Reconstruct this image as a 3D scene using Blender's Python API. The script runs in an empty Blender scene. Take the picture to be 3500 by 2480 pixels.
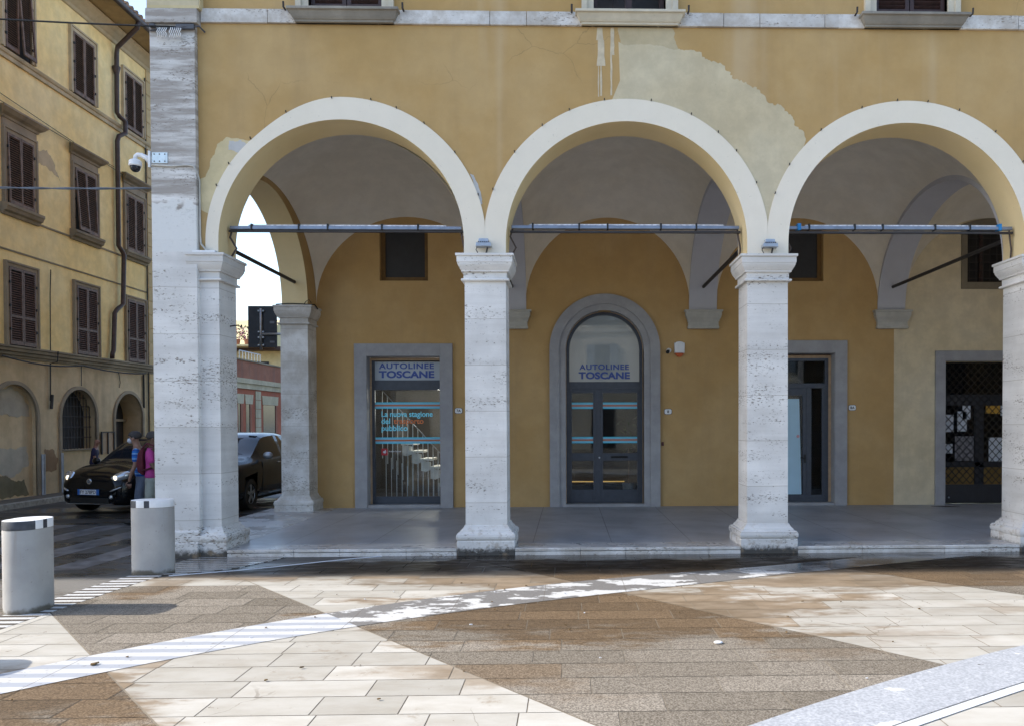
import bpy, bmesh, math, random
import numpy as np
from mathutils import Vector, Matrix
random.seed(7)
PI = math.pi
R = math.radians
sc = bpy.context.scene
C = sc.collection

# ------------------------------------------------------------------ camera
cd = bpy.data.cameras.new('camera')
cam = bpy.data.objects.new('camera', cd); C.objects.link(cam)
cd.sensor_fit = 'HORIZONTAL'; cd.sensor_width = 36.0
cd.lens = 2759.39 / 3500 * 36
cd.shift_x = (1750 - 2011.05) / 3500
cd.shift_y = (1488.88 - 1240) / 3500
cd.clip_start = 0.1; cd.clip_end = 2000
mrot = Matrix.Rotation(-0.0249, 4, 'Z') @ Matrix.Rotation(PI/2 - 0.0163, 4, 'X') @ Matrix.Rotation(-0.0032, 4, 'Z')
cam.matrix_world = Matrix.Translation((1.1325, -11.1496, 1.7124)) @ mrot
sc.camera = cam

# ------------------------------------------------------------------ light
SUN_EL, SUN_BACK = 36.0, 1.0          # the sun stands left, a hair behind the facade plane
w = bpy.data.worlds.new('World'); sc.world = w; w.use_nodes = True
nt = w.node_tree; nt.nodes.clear()
sky = nt.nodes.new('ShaderNodeTexSky'); sky.sky_type = 'NISHITA'; sky.sun_disc = False
sky.sun_elevation = R(SUN_EL); sky.sun_rotation = R(270 + SUN_BACK)
sky.air_density = 1.0; sky.dust_density = 1.3; sky.ozone_density = 1.0
bg = nt.nodes.new('ShaderNodeBackground'); bg.inputs[1].default_value = 0.15
wo = nt.nodes.new('ShaderNodeOutputWorld')
nt.links.new(sky.outputs[0], bg.inputs[0]); nt.links.new(bg.outputs[0], wo.inputs[0])
sd = bpy.data.lights.new('sun', 'SUN'); sd.energy = 2.4; sd.angle = R(0.5); sd.color = (1.0, 0.93, 0.82)
sun = bpy.data.objects.new('sun', sd); C.objects.link(sun)
dirv = Vector((math.cos(R(SUN_EL))*math.cos(R(SUN_BACK)), -math.cos(R(SUN_EL))*math.sin(R(SUN_BACK)), -math.sin(R(SUN_EL))))
sun.rotation_euler = dirv.to_track_quat('-Z', 'Y').to_euler(); sun.location = (-30, 0, 30)
sc.view_settings.view_transform = 'Standard'; sc.view_settings.look = 'None'
sc.view_settings.exposure = 1.38; sc.view_settings.gamma = 1.0
sc.view_settings.use_curve_mapping = False
sc.cycles.max_bounces = 8; sc.cycles.transparent_max_bounces = 12
sc.cycles.use_denoising = True

# ------------------------------------------------------------------ node helper
class N:
    def __init__(s, name):
        s.m = bpy.data.materials.new(name); s.m.use_nodes = True
        s.t = s.m.node_tree; s.t.nodes.clear()
        s.out = s.t.nodes.new('ShaderNodeOutputMaterial')
        s.p = s.t.nodes.new('ShaderNodeBsdfPrincipled')
        s.t.links.new(s.p.outputs[0], s.out.inputs[0])
        s.co = s.t.nodes.new('ShaderNodeTexCoord').outputs['Object']
    def put(s, sock, v):
        if v is None: return
        if isinstance(v, bpy.types.NodeSocket): s.t.links.new(v, sock)
        else:
            if sock.type == 'RGBA' and len(v) == 3: v = (*v, 1)
            sock.default_value = v
    def scale(s, v, co=None):
        n = s.t.nodes.new('ShaderNodeVectorMath'); n.operation = 'MULTIPLY'
        s.put(n.inputs[0], co or s.co); n.inputs[1].default_value = v; return n.outputs[0]
    def add(s, v, co=None):
        n = s.t.nodes.new('ShaderNodeVectorMath'); n.operation = 'ADD'
        s.put(n.inputs[0], co or s.co); s.put(n.inputs[1], v); return n.outputs[0]
    def noise(s, sc_, co=None, det=4, rough=.55, col=False):
        n = s.t.nodes.new('ShaderNodeTexNoise'); s.put(n.inputs['Vector'], co or s.co)
        n.inputs['Scale'].default_value = sc_; n.inputs['Detail'].default_value = det; n.inputs['Roughness'].default_value = rough
        return n.outputs['Color' if col else 'Fac']
    def vor(s, sc_, co=None, feat='F1', out='Distance'):
        n = s.t.nodes.new('ShaderNodeTexVoronoi'); n.feature = feat; s.put(n.inputs['Vector'], co or s.co)
        n.inputs['Scale'].default_value = sc_; return n.outputs[out]
    def rng(s, v, a, b, c=0., d=1., smooth=True):
        n = s.t.nodes.new('ShaderNodeMapRange'); n.interpolation_type = 'SMOOTHSTEP' if smooth else 'LINEAR'
        s.put(n.inputs[0], v)
        for i, q in enumerate((a, b, c, d)): n.inputs[1+i].default_value = q
        return n.outputs[0]
    def math(s, op, a, b=None):
        n = s.t.nodes.new('ShaderNodeMath'); n.operation = op; s.put(n.inputs[0], a)
        if b is not None: s.put(n.inputs[1], b)
        return n.outputs[0]
    def mix(s, f, a, b, mode='MIX'):
        n = s.t.nodes.new('ShaderNodeMix'); n.data_type = 'RGBA'; n.blend_type = mode
        s.put(n.inputs[0], f); s.put(n.inputs[6], a); s.put(n.inputs[7], b); return n.outputs[2]
    def mixf(s, f, a, b):
        n = s.t.nodes.new('ShaderNodeMix'); n.data_type = 'FLOAT'
        s.put(n.inputs[0], f); s.put(n.inputs[2], a); s.put(n.inputs[3], b); return n.outputs[0]
    def xyz(s, co=None):
        n = s.t.nodes.new('ShaderNodeSeparateXYZ'); s.put(n.inputs[0], co or s.co); return n.outputs
    def comb(s, x, y, z):
        n = s.t.nodes.new('ShaderNodeCombineXYZ')
        for i, q in enumerate((x, y, z)): s.put(n.inputs[i], q)
        return n.outputs[0]
    def attr(s, name):
        n = s.t.nodes.new('ShaderNodeAttribute'); n.attribute_name = name; return n.outputs['Fac']
    def bump(s, h, st=.3, dist=.01):
        n = s.t.nodes.new('ShaderNodeBump'); n.inputs['Strength'].default_value = st; n.inputs['Distance'].default_value = dist
        s.put(n.inputs['Height'], h); s.put(s.p.inputs['Normal'], n.outputs[0]); return n.outputs[0]
    def fin(s, col=None, rough=None, metal=None, spec=None):
        s.put(s.p.inputs['Base Color'], col); s.put(s.p.inputs['Roughness'], rough); s.put(s.p.inputs['Metallic'], metal)
        s.put(s.p.inputs['Specular IOR Level'], spec)
        return s.m

def m_plain(name, col, rough=.5, metal=0., var=.12, sc_=9.):
    n = N(name); f = n.noise(sc_, det=5)
    a = tuple(c*(1-var) for c in col); b = tuple(min(1, c*(1+var)) for c in col)
    n.bump(n.noise(sc_*7), .08, .004)
    return n.fin(n.mix(n.rng(f, .3, .7), a, b), rough, metal)

def m_plaster(name, col, col2, stain=.25, rough=.88, mott=1., crack=0.):
    n = N(name)
    big = n.rng(n.noise(.55, det=6, rough=.6), .35, .68)
    c = n.mix(big, col, col2)
    streak = n.rng(n.noise(1.0, n.scale((2.2, 2.2, .22)), det=5, rough=.6), .48, .75)
    c = n.mix(n.math('MULTIPLY', streak, stain), c, tuple(x*.62+.05 for x in col), 'MIX')
    mid = n.rng(n.noise(3.2, det=6, rough=.65), .35, .7, 1-.1*mott, 1+.07*mott)
    c = n.mix(1.0, c, n.comb(mid, mid, mid), 'MULTIPLY')
    spot = n.rng(n.noise(26, det=2), .70, .76, 0, .35)
    c = n.mix(spot, c, tuple(x*.6 for x in col))
    if crack:
        dco = n.add(n.scale((.22, .22, .22), n.noise(2.5, det=5, col=True)))
        e = n.rng(n.vor(.42, dco, 'DISTANCE_TO_EDGE'), .0022, .0008); e = n.math('MULTIPLY', e, n.rng(n.noise(.7, n.add((4., 9., 2.)), det=2), .52, .60))
        c = n.mix(n.math('MULTIPLY', e, crack), c, (.16, .12, .07))
        ws = n.rng(n.noise(1., n.add((3., 0., 1.), n.scale((1.5, 1.5, .10))), det=3), .56, .72); c = n.mix(n.math('MULTIPLY', ws, .30), c, (.60, .50, .36))
    n.bump(n.mixf(.5, n.noise(5, det=6), n.noise(60, det=3)), .25, .006)
    return n.fin(c, rough, 0, .25)

def s_white(n, v):
    q = n.t.nodes.new('ShaderNodeTexWhiteNoise'); q.noise_dimensions = '3D'; n.put(q.inputs['Vector'], v); return q.outputs['Value']
def m_travertine(name, dirty=False, ground=True, grime=0.):
    n = N(name)
    o = n.xyz()
    wob = n.noise(1.3, det=2)
    layers = n.noise(1., n.add(n.comb(0., 0., n.math('MULTIPLY', wob, .25)), n.scale((.35, .35, 5.))), det=7, rough=.65)
    c = n.mix(n.rng(layers, .3, .72), (.70, .68, .65), (.84, .825, .80))
    cloud = n.rng(n.noise(1.6, det=5), .35, .7, .86, 1.03)
    c = n.mix(1., c, n.comb(cloud, cloud, cloud), 'MULTIPLY')
    pits = n.noise(1., n.scale((21, 21, 54)), det=5, rough=.68)
    zone = n.rng(n.noise(1., n.scale((.7, .7, 4.2)), det=3), .42, .66, -.055, .06)
    pm = n.rng(n.math('ADD', pits, zone), .59, .65)
    c = n.mix(n.math('MULTIPLY', pm, .85), c, (.17, .135, .10))
    # block joints
    zz = n.math('ADD', n.math('ADD', o[2], n.math('MULTIPLY', n.noise(.9), .03)), n.math('MULTIPLY', n.math('FLOOR', n.math('DIVIDE', n.math('ADD', o[0], .975), 1.95)), .21))
    fr = n.math('FRACT', n.math('DIVIDE', zz, .63))
    jl = n.math('LESS_THAN', fr, .012)
    wn_ = s_white(n, n.comb(n.math('FLOOR', n.math('DIVIDE', n.math('ADD', o[0], .975), 1.95)), 0., n.math('FLOOR', n.math('DIVIDE', zz, .63))))
    bt_ = n.rng(wn_, 0, 1, .88, 1.04, False); c = n.mix(1., c, n.comb(bt_, bt_, bt_), 'MULTIPLY')
    c = n.mix(n.math('MULTIPLY', jl, .55), c, (.26, .22, .17))
    if dirty:
        # weathered dark upper stretch with ragged lower edge, grey bands of soot
        lim = n.math('ADD', n.math('SUBTRACT', o[2], 4.63), n.math('MULTIPLY', n.math('SUBTRACT', n.noise(2.2, det=3), .5), .7))
        up = n.rng(lim, -.01, .03)
        soot = n.rng(n.noise(1., n.scale((.5, .5, 4.6)), det=8, rough=.72), .36, .62)
        c = n.mix(n.math('MULTIPLY', up, n.rng(soot, 0, 1, .12, .82)), c, (.26, .225, .195))
        sm = n.math('MULTIPLY', n.rng(o[2], 4.02, 4.04), n.math('SUBTRACT', 1., up))
        c = n.mix(n.math('MULTIPLY', sm, .9), c, (.70, .70, .68))
    if grime:
        gq = n.rng(n.noise(2.6, det=7, rough=.7), .36, .64)
        c = n.mix(n.math('MULTIPLY', gq, grime), c, (.34, .29, .23))
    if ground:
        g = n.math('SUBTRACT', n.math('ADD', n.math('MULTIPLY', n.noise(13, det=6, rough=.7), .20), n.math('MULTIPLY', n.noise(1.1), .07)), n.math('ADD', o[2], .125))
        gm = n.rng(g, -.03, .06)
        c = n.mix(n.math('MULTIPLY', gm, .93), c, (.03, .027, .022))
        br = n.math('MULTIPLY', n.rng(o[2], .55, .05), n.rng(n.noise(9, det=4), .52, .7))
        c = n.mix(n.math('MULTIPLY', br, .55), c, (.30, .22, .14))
    n.bump(n.math('SUBTRACT', n.noise(20, det=5), n.math('MULTIPLY', pm, 1.2)), .45, .008)
    return n.fin(c, .68, 0, .3)

def m_glass(name, tint=(.9, .95, 1), refl=1.0):
    m = bpy.data.materials.new(name); m.use_nodes = True; t = m.node_tree; t.nodes.clear()
    o = t.nodes.new('ShaderNodeOutputMaterial'); mx = t.nodes.new('ShaderNodeMixShader')
    tr = t.nodes.new('ShaderNodeBsdfTransparent'); tr.inputs[0].default_value = (*tint, 1)
    gl = t.nodes.new('ShaderNodeBsdfGlossy'); gl.inputs['Roughness'].default_value = .015
    gl.inputs['Color'].default_value = (1, 1, 1, 1)
    fr = t.nodes.new('ShaderNodeFresnel'); fr.inputs[0].default_value = 1.45
    nz = t.nodes.new('ShaderNodeTexNoise'); nz.inputs['Scale'].default_value = 1.7
    bp = t.nodes.new('ShaderNodeBump'); bp.inputs['Strength'].default_value = .03; bp.inputs['Distance'].default_value = .05
    t.links.new(nz.outputs['Fac'], bp.inputs['Height']); t.links.new(bp.outputs[0], gl.inputs['Normal'])
    ml = t.nodes.new('ShaderNodeMath'); ml.operation = 'MULTIPLY_ADD'; ml.inputs[1].default_value = refl; ml.inputs[2].default_value = .0
    t.links.new(fr.outputs[0], ml.inputs[0]); t.links.new(ml.outputs[0], mx.inputs[0])
    t.links.new(tr.outputs[0], mx.inputs[1]); t.links.new(gl.outputs[0], mx.inputs[2]); t.links.new(mx.outputs[0], o.inputs[0])
    return m

def m_emit(name, col, st):
    n = N(name); n.put(n.p.inputs['Emission Color'], col); n.p.inputs['Emission Strength'].default_value = st
    return n.fin(col, .4)

# ------------------------------------------------------------------ mesh helper
class MB:
    def __init__(s): s.v = []; s.f = []; s.mi = []; s.cur = 0
    def poly(s, pts):
        i = len(s.v); s.v += [tuple(p) for p in pts]; s.f.append(list(range(i, i+len(pts)))); s.mi.append(s.cur); return s
    def box(s, x0, x1, y0, y1, z0, z1, M=None):
        i = len(s.v)
        P = [(x0,y0,z0),(x1,y0,z0),(x1,y1,z0),(x0,y1,z0),(x0,y0,z1),(x1,y0,z1),(x1,y1,z1),(x0,y1,z1)]
        if M is not None: P = [tuple(M @ Vector(p)) for p in P]
        s.v += P
        for q in ((3,2,1,0),(4,5,6,7),(0,1,5,4),(1,2,6,5),(2,3,7,6),(3,0,4,7)):
            s.f.append([i+k for k in q]); s.mi.append(s.cur)
        return s
    def prism(s, pts, axis, a, b):
        """outline pts (2D) extruded along axis from a to b"""
        def P(p, t):
            return {'x': (t, p[0], p[1]), 'y': (p[0], t, p[1]), 'z': (p[0], p[1], t)}[axis]
        n = len(pts); i = len(s.v)
        s.v += [P(p, a) for p in pts] + [P(p, b) for p in pts]
        s.f.append(list(range(i, i+n))); s.mi.append(s.cur)
        s.f.append(list(range(i+2*n-1, i+n-1, -1))); s.mi.append(s.cur)
        for k in range(n):
            s.f.append([i+k, i+(k+1) % n, i+n+(k+1) % n, i+n+k]); s.mi.append(s.cur)
        return s
    def rings(s, rings, cap=True, close=True):
        n = len(rings[0]); i0 = len(s.v)
        for r in rings: s.v += [tuple(p) for p in r]
        for a in range(len(rings)-1):
            for k in range(n if close else n-1):
                s.f.append([i0+a*n+k, i0+a*n+(k+1) % n, i0+(a+1)*n+(k+1) % n, i0+(a+1)*n+k]); s.mi.append(s.cur)
        if cap:
            s.f.append([i0+k for k in range(n)][::-1]); s.mi.append(s.cur)
            s.f.append([i0+(len(rings)-1)*n+k for k in range(n)]); s.mi.append(s.cur)
        return s
    def tube(s, path, r, n=8):
        path = [Vector(p) for p in path]; rr = []; a = None
        for k, p in enumerate(path):
            d = (path[min(k+1, len(path)-1)] - path[max(k-1, 0)]).normalized()
            if a is None:
                a = d.cross(Vector((0, 0, 1)))
                if a.length < 1e-2: a = d.cross(Vector((0, 1, 0)))
            a = a - d*a.dot(d)
            if a.length < 1e-4: a = d.orthogonal()
            a.normalize(); b = d.cross(a)
            q = r[k] if isinstance(r, (list, tuple)) else r
            rr.append([p + a*q*math.cos(2*PI*j/n) + b*q*math.sin(2*PI*j/n) for j in range(n)])
        return s.rings(rr)
    def lathe(s, prof, c, n=20, axis='z'):
        rr = []
        for r, h in prof:
            ring = []
            for j in range(n):
                a = 2*PI*j/n; u, v = r*math.cos(a), r*math.sin(a)
                ring.append({'z': (c[0]+u, c[1]+v, c[2]+h), 'y': (c[0]+u, c[1]+h, c[2]+v), 'x': (c[0]+h, c[1]+u, c[2]+v)}[axis])
            rr.append(ring)
        return s.rings(rr)
    def ball(s, c, r, n=12, m=8):
        rx, ry, rz = (r, r, r) if not isinstance(r, (tuple, list)) else r
        rr = []
        for i in range(1, m):
            t = PI*i/m
            rr.append([(c[0]+rx*math.sin(t)*math.cos(2*PI*j/n), c[1]+ry*math.sin(t)*math.sin(2*PI*j/n), c[2]-rz*math.cos(t)) for j in range(n)])
        return s.rings(rr)
    def grid(s, P):
        i0 = len(s.v); a, b = len(P), len(P[0])
        for r in P: s.v += [tuple(p) for p in r]
        for i in range(a-1):
            for j in range(b-1):
                s.f.append([i0+i*b+j, i0+i*b+j+1, i0+(i+1)*b+j+1, i0+(i+1)*b+j]); s.mi.append(s.cur)
        return s
    def build(s, name, mat, parent=None, smooth=False, bevel=0, local=False, fix=True):
        off = Vector((0, 0, 0))
        if parent is not None and not local:
            q = parent
            while q is not None: off += q.location; q = q.parent
        me = bpy.data.meshes.new(name)
        me.from_pydata([tuple(Vector(p)-off) for p in s.v], [], s.f)
        mats = mat if isinstance(mat, (list, tuple)) else [mat]
        for m in mats: me.materials.append(m)
        if len(mats) > 1: me.polygons.foreach_set('material_index', s.mi)
        if fix:
            bm = bmesh.new(); bm.from_mesh(me); bmesh.ops.recalc_face_normals(bm, faces=bm.faces); bm.to_mesh(me); bm.free()
        if smooth: me.shade_smooth() if hasattr(me, 'shade_smooth') else None
        if smooth == 'auto':
            try: me.set_sharp_from_angle(angle=R(35))
            except Exception: pass
        o = bpy.data.objects.new(name, me); C.objects.link(o)
        if parent is not None: o.parent = parent
        if bevel:
            b = o.modifiers.new('bevel', 'BEVEL'); b.width = bevel; b.segments = 2; b.limit_method = 'ANGLE'; b.angle_limit = R(40)
        return o

def tag(o, label, cat, group=None):
    o['label'] = label; o['category'] = cat
    if group: o['group'] = group
    return o
def struct(o): o['kind'] = 'structure'; return o
def thing(name, loc, label, cat, group=None, rz=0):
    o = bpy.data.objects.new(name, None); C.objects.link(o); o.location = loc; o.rotation_euler = (0, 0, rz); o.empty_display_size = .2
    return tag(o, label, cat, group)
def copy_tree(o, parent=None):
    c = o.copy(); C.objects.link(c); c.parent = parent
    for ch in list(o.children): copy_tree(ch, c)
    return c
def text(body, size, mat, x, y, z, parent, name='lettering', align='LEFT', bold=.0, xs=1., spacing=1.0, face='-y', extrude=.001):
    cu = bpy.data.curves.new(name, 'FONT'); cu.body = body; cu.size = size; cu.align_x = align; cu.offset = bold; cu.extrude = extrude
    cu.space_character = spacing
    t = bpy.data.objects.new('tmp', cu); C.objects.link(t); bpy.context.view_layer.update()
    me = bpy.data.meshes.new_from_object(t); bpy.data.objects.remove(t)
    M = Matrix.Translation((x, y, z)) @ Matrix.Rotation(PI/2, 4, 'X') @ Matrix.Diagonal((xs, 1, 1, 1))
    off = Vector((0, 0, 0)); q = parent
    while q is not None: off += q.location; q = q.parent
    me.transform(Matrix.Translation(-off) @ M); me.materials.clear(); me.materials.append(mat); me.name = name
    o = bpy.data.objects.new(name, me); C.objects.link(o); o.parent = parent
    return o

# ------------------------------------------------------------------ materials
OCH = m_plaster('ochre_plaster', (.455, .292, .116), (.51, .352, .166), .3, mott=.45, crack=.35)
OCHB = m_plaster('deep_ochre_plaster', (.475, .30, .122), (.525, .35, .16), .25, mott=.5)
BEI = m_plaster('beige_plaster', (.66, .55, .36), (.72, .62, .44), .4)
PATCH = m_plaster('repaired_plaster', (.565, .475, .31), (.61, .535, .375), .14)
PATCH2 = m_plaster('yellowish_repair', (.60, .50, .28), (.64, .54, .34), .12)
PATCH3 = m_plaster('thin_repair_wash', (.50, .41, .25), (.53, .45, .30), .15)
WHITE = m_plaster('white_arch_paint', (.80, .73, .60), (.82, .75, .63), .04, .8, mott=.2)
CREAM = m_plaster('cream_soffit_paint', (.72, .57, .31), (.75, .61, .36), .08, .85, mott=.2)
VAULT = m_plaster('vault_whitewash', (.76, .70, .59), (.80, .755, .67), .15, .9, mott=.5)
LILAC = m_plaster('grey_rib_paint', (.50, .50, .54), (.54, .54, .58), .06, .9, mott=.3)
TRAV = m_travertine('travertine')
TRAVD = m_travertine('weathered_travertine', dirty=True)
TRAVS = m_travertine('string_travertine', ground=False, grime=.6)
SOOT = m_plaster('sooty_stone', (.22, .205, .18), (.36, .335, .29), .6, .8)
FRST = m_plaster('cream_window_stone', (.58, .53, .42), (.64, .59, .48), .3, .8)
TRAVG = m_travertine('grimy_travertine', ground=False, grime=.5)
SURR = m_plaster('grey_stone_surround', (.325, .32, .33), (.375, .37, .375), .2, .75)
STONE = m_plaster('cornice_grey_stone', (.45, .43, .38), (.52, .50, .45), .2, .75)
FRAME = m_plain('dark_blue_grey_metal', (.055, .065, .085), .42, .2, .1)
FRAMEL = m_plain('tan_strip_wood', (.42, .29, .18), .55)
BLACK = m_plain('black_rubber', (.012, .012, .012), .6)
IRON = m_plain('old_iron', (.05, .045, .045), .6, .4)
GREYM = m_plain('galvanised_metal', (.40, .44, .50), .4, .6)
WHITEP = m_plain('white_plastic', (.78, .79, .80), .35, 0, .04)
SHUT = m_plain('brown_shutter_wood', (.13, .075, .055), .6, 0, .3, 14)
SHUTD = m_plain('dark_brown_wood', (.045, .022, .02), .5, 0, .3, 14)
BROWNM = m_plain('brown_metal', (.06, .04, .036), .5, .2, .2)
GLASS = m_glass('window_glass', (.86, .92, .95))
GLASSD = m_glass('dark_glass', (.55, .6, .63))
FROST = m_plain('frosted_film', (.40, .45, .50), .18, 0, .05, 1.5)
BLUEL = m_plain('blue_lettering', (.035, .075, .30), .45, 0, .05)
CYAN = m_plain('cyan_film', (.20, .74, .92), .45, 0, .05)
ORNG = m_plain('orange_film', (.62, .17, .05), .45, 0, .05)
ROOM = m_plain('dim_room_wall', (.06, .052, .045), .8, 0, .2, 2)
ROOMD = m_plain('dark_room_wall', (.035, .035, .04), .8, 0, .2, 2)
PAPER = m_plain('white_paper', (.62, .65, .70), .6, 0, .05)

def m_stripes(name):
    """thin bands of a window film: cyan hatch, orange line, cyan hatch (z measured from the strip's own origin)"""
    n = N(name); o = n.xyz()
    hatch = n.math('LESS_THAN', n.math('FRACT', n.math('MULTIPLY', n.math('ADD', o[0], n.math('MULTIPLY', o[2], .6)), 42.)), .45)
    cy = n.mix(hatch, (.10, .42, .60), (.30, .62, .78))
    edge = n.math('GREATER_THAN', n.math('ABSOLUTE', o[2]), .052)
    cy = n.mix(edge, cy, (.05, .55, .75))
    c = n.mix(n.math('LESS_THAN', n.math('ABSOLUTE', o[2]), .0125), n.mix(n.math('LESS_THAN', n.math('ABSOLUTE', o[2]), .02), cy, (.35, .34, .36)), (.50, .12, .03))
    return n.fin(c, .45)
STRIPE = m_stripes('striped_film')

# ------------------------------------------------------------------ GROUND
ZG = -.09
def wetmask(n):
    """stains of water left on the paving: a broad strip along the steps and several blots"""
    o = n.xyz()
    d1 = n.math('SUBTRACT', n.noise(1., n.scale((1.1, 2.2, 1.)), det=6, rough=.65), .5)
    d2 = n.math('SUBTRACT', n.noise(1., n.add((7., 3., 0.), n.scale((3., 9., 1.))), det=4, rough=.6), .5)
    dd = n.math('ADD', n.math('MULTIPLY', d1, 2.0), n.math('MULTIPLY', d2, .7))
    x, y = o[0], o[1]
    m = n.rng(n.math('ADD', y, n.math('MULTIPLY', dd, .45)), -2.15, -1.45)
    for cx, cy, rx, ry, k in ((1.5, -3.45, 2.6, 1.25, 1.15), (.6, -1.9, 2.0, .55, 1.), (4.6, -2.05, 2.0, .62, .95), (-2.7, -6.0, 1.2, .8, 1.1), (6.9, -1.9, 1.9, .7, 1.1), (5.4, -3.5, 1.2, .22, .55), (3.4, -4.6, 1.3, .6, .5), (.9, -5.2, 1.3, .6, .45), (-3.4, -1.9, .35, .9, .7), (-1.9, -5.0, .9, .25, .42)):
        dx = n.math('DIVIDE', n.math('SUBTRACT', x, cx), rx); dy = n.math('DIVIDE', n.math('SUBTRACT', y, cy), ry)
        r = n.math('SQRT', n.math('ADD', n.math('MULTIPLY', dx, dx), n.math('MULTIPLY', dy, dy)))
        m = n.math('MAXIMUM', m, n.math('MULTIPLY', n.rng(n.math('ADD', r, dd), 1.35, .35), k))
    return m
def wet_shade(n):  # wet strip along the step, with the cast shade there painted in
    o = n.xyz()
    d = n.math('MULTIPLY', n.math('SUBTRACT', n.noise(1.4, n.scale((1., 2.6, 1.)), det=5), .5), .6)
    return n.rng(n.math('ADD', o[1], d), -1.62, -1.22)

def m_slab(name, dark):
    n = N(name)
    tone = n.attr('tone'); wet = wetmask(n); wshade = wet_shade(n)
    if dark:
        sp = n.noise(85, det=3, rough=.7)
        c = n.mix(n.rng(sp, .38, .64), (.125, .105, .082), (.33, .29, .235))
        cw = n.mix(n.rng(sp, .38, .64), (.085, .056, .032), (.225, .158, .095))
        h = sp
    else:
        f = n.noise(1., n.scale((2.5, 5., 1.)), det=6, rough=.6)
        c = n.mix(n.rng(f, .3, .75), (.50, .478, .43), (.42, .39, .335))
        st = n.rng(n.noise(3.1, det=6, rough=.7), .60, .74)
        c = n.mix(n.math('MULTIPLY', st, .6), c, (.26, .20, .135))
        ck = n.rng(n.vor(.8, n.add(n.scale((.3, .3, 0), n.noise(3, det=4, col=True))), 'DISTANCE_TO_EDGE'), .006, .002); c = n.mix(n.math('MULTIPLY', n.math('MULTIPLY', ck, n.rng(n.noise(.6), .54, .60)), .4), c, (.12, .09, .06))
        dots = n.rng(n.vor(7., n.add(n.scale((.5, .5, 0), n.noise(5, col=True)))), .075, .05)
        c = n.mix(n.math('MULTIPLY', dots, .75), c, (.12, .09, .06))
        cw = n.mix(n.rng(f, .3, .7), (.30, .235, .165), (.21, .155, .10))
        h = n.noise(40, det=4)
    tt = n.rng(tone, 0, 1, .78 if dark else .80, 1.18 if dark else 1.10, False)
    c = n.mix(1., c, n.comb(tt, n.math('POWER', tt, 1.05), n.math('POWER', tt, 1.15)), 'MULTIPLY')
    cw = n.mix(1., cw, n.comb(tt, tt, tt), 'MULTIPLY')
    # a wet slab dries from its own edges in: tone shifts the mask
    wm = n.rng(n.math('ADD', wet, n.math('MULTIPLY', n.math('SUBTRACT', tone, .5), .55)), .22, .85)
    c = n.mix(wm, c, cw)
    c = n.mix(n.math('MULTIPLY', wshade, .92), c, (.013, .010, .008))  # near-black colour stands for shade as well as water
    n.bump(h, .5 if dark else .2, .004)
    near = n.rng(n.math('ADD', n.xyz()[1], n.math('MULTIPLY', n.math('SUBTRACT', n.noise(.9, n.scale((1, 2.5, 1)), det=4), .5), 1.1)), -.62, -.42)
    ro = n.mixf(wshade, n.mixf(wm, .85, .6), n.mixf(near, n.rng(n.noise(3, n.scale((1, 2.5, 1)), det=4), .35, .6, .32, .55), .05))
    return n.fin(c, ro, 0, n.mixf(wshade, .2, n.mixf(near, .10, .5)))

LIGHTS = m_slab('light_stone_slabs', False)
DARKS = m_slab('brown_aggregate_slabs', True)

def m_grout():
    n = N('grout'); f = n.noise(8)
    wshade = wet_shade(n)
    return n.fin(n.mix(wshade, n.mix(f, (.13, .105, .075), (.34, .29, .22)), (.02, .017, .014)), n.mixf(wshade, .9, .2))
GROUT = m_grout()

def m_asphalt():
    n = N('wet_asphalt'); o = n.xyz()
    g = n.noise(70, det=3)
    c = n.mix(n.rng(g, .35, .65), (.028, .027, .026), (.06, .056, .052))
    sh = n.rng(n.math('ADD', o[1], n.math('MULTIPLY', n.math('SUBTRACT', n.noise(1.2, n.scale((.6, 1.6, 1))), .5), 1.6)), -1.1, -1.9)
    c = n.mix(n.math('MULTIPLY', sh, .7), c, n.mix(g, (.20, .18, .15), (.34, .315, .28)))
    wet = n.rng(n.noise(.9, n.scale((.5, 1.5, 1)), det=5), .42, .60)
    n.bump(g, .35, .004)
    return n.fin(c, n.mixf(wet, .50, .14), 0, .5)
ASPH = m_asphalt()

def m_band_stripes(name, per, gap, marble):
    n = N(name); o = n.xyz()
    wob = n.math('MULTIPLY', n.math('SUBTRACT', n.noise(3., det=2), .5), .012)
    fr = n.math('FRACT', n.math('DIVIDE', n.math('ADD', n.math('ADD', o[1], 20.), wob), per))
    dn = n.rng(n.noise(9, det=5), .3, .7, .86, 1.0)
    white = n.mix(1., (.60, .60, .595), n.comb(dn, dn, dn), 'MULTIPLY')
    c = n.mix(n.rng(fr, .50, .54), white, gap)
    # worn marble for the rest of the arc
    if marble:
        v = n.noise(2.0, n.scale((.8, 1.6, 1)), det=7, rough=.62)
        grey = n.mix(n.noise(45, det=3), (.11, .105, .10), (.25, .24, .23))
        mb = n.mix(n.rng(v, .515, .54), grey, (.57, .57, .56))
        s = n.math('ADD', n.math('MULTIPLY', o[0], .765), n.math('MULTIPLY', o[1], .645))
        c = n.mix(n.math('GREATER_THAN', s, -3.12), c, mb)
    jn = n.math('LESS_THAN', n.math('FRACT', n.math('DIVIDE', n.math('ADD', n.math('ADD', o[0], 20.), n.math('MULTIPLY', n.noise(2.), .02)), .87)), .010); c = n.mix(n.math('MULTIPLY', jn, .6 if marble else 0.), c, (.12, .10, .08))
    dirt = n.rng(n.noise(22, det=2), .64, .72)
    c = n.mix(n.math('MULTIPLY', dirt, .55), c, (.16, .13, .10))
    wshade = wet_shade(n)
    c = n.mix(n.math('MULTIPLY', wshade, .72 if marble else .3), c, (.035, .034, .034))
    n.bump(n.noise(60, det=3), .2, .003)
    return n.fin(c, n.mixf(wshade, .7, .12), 0, .4)
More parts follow.
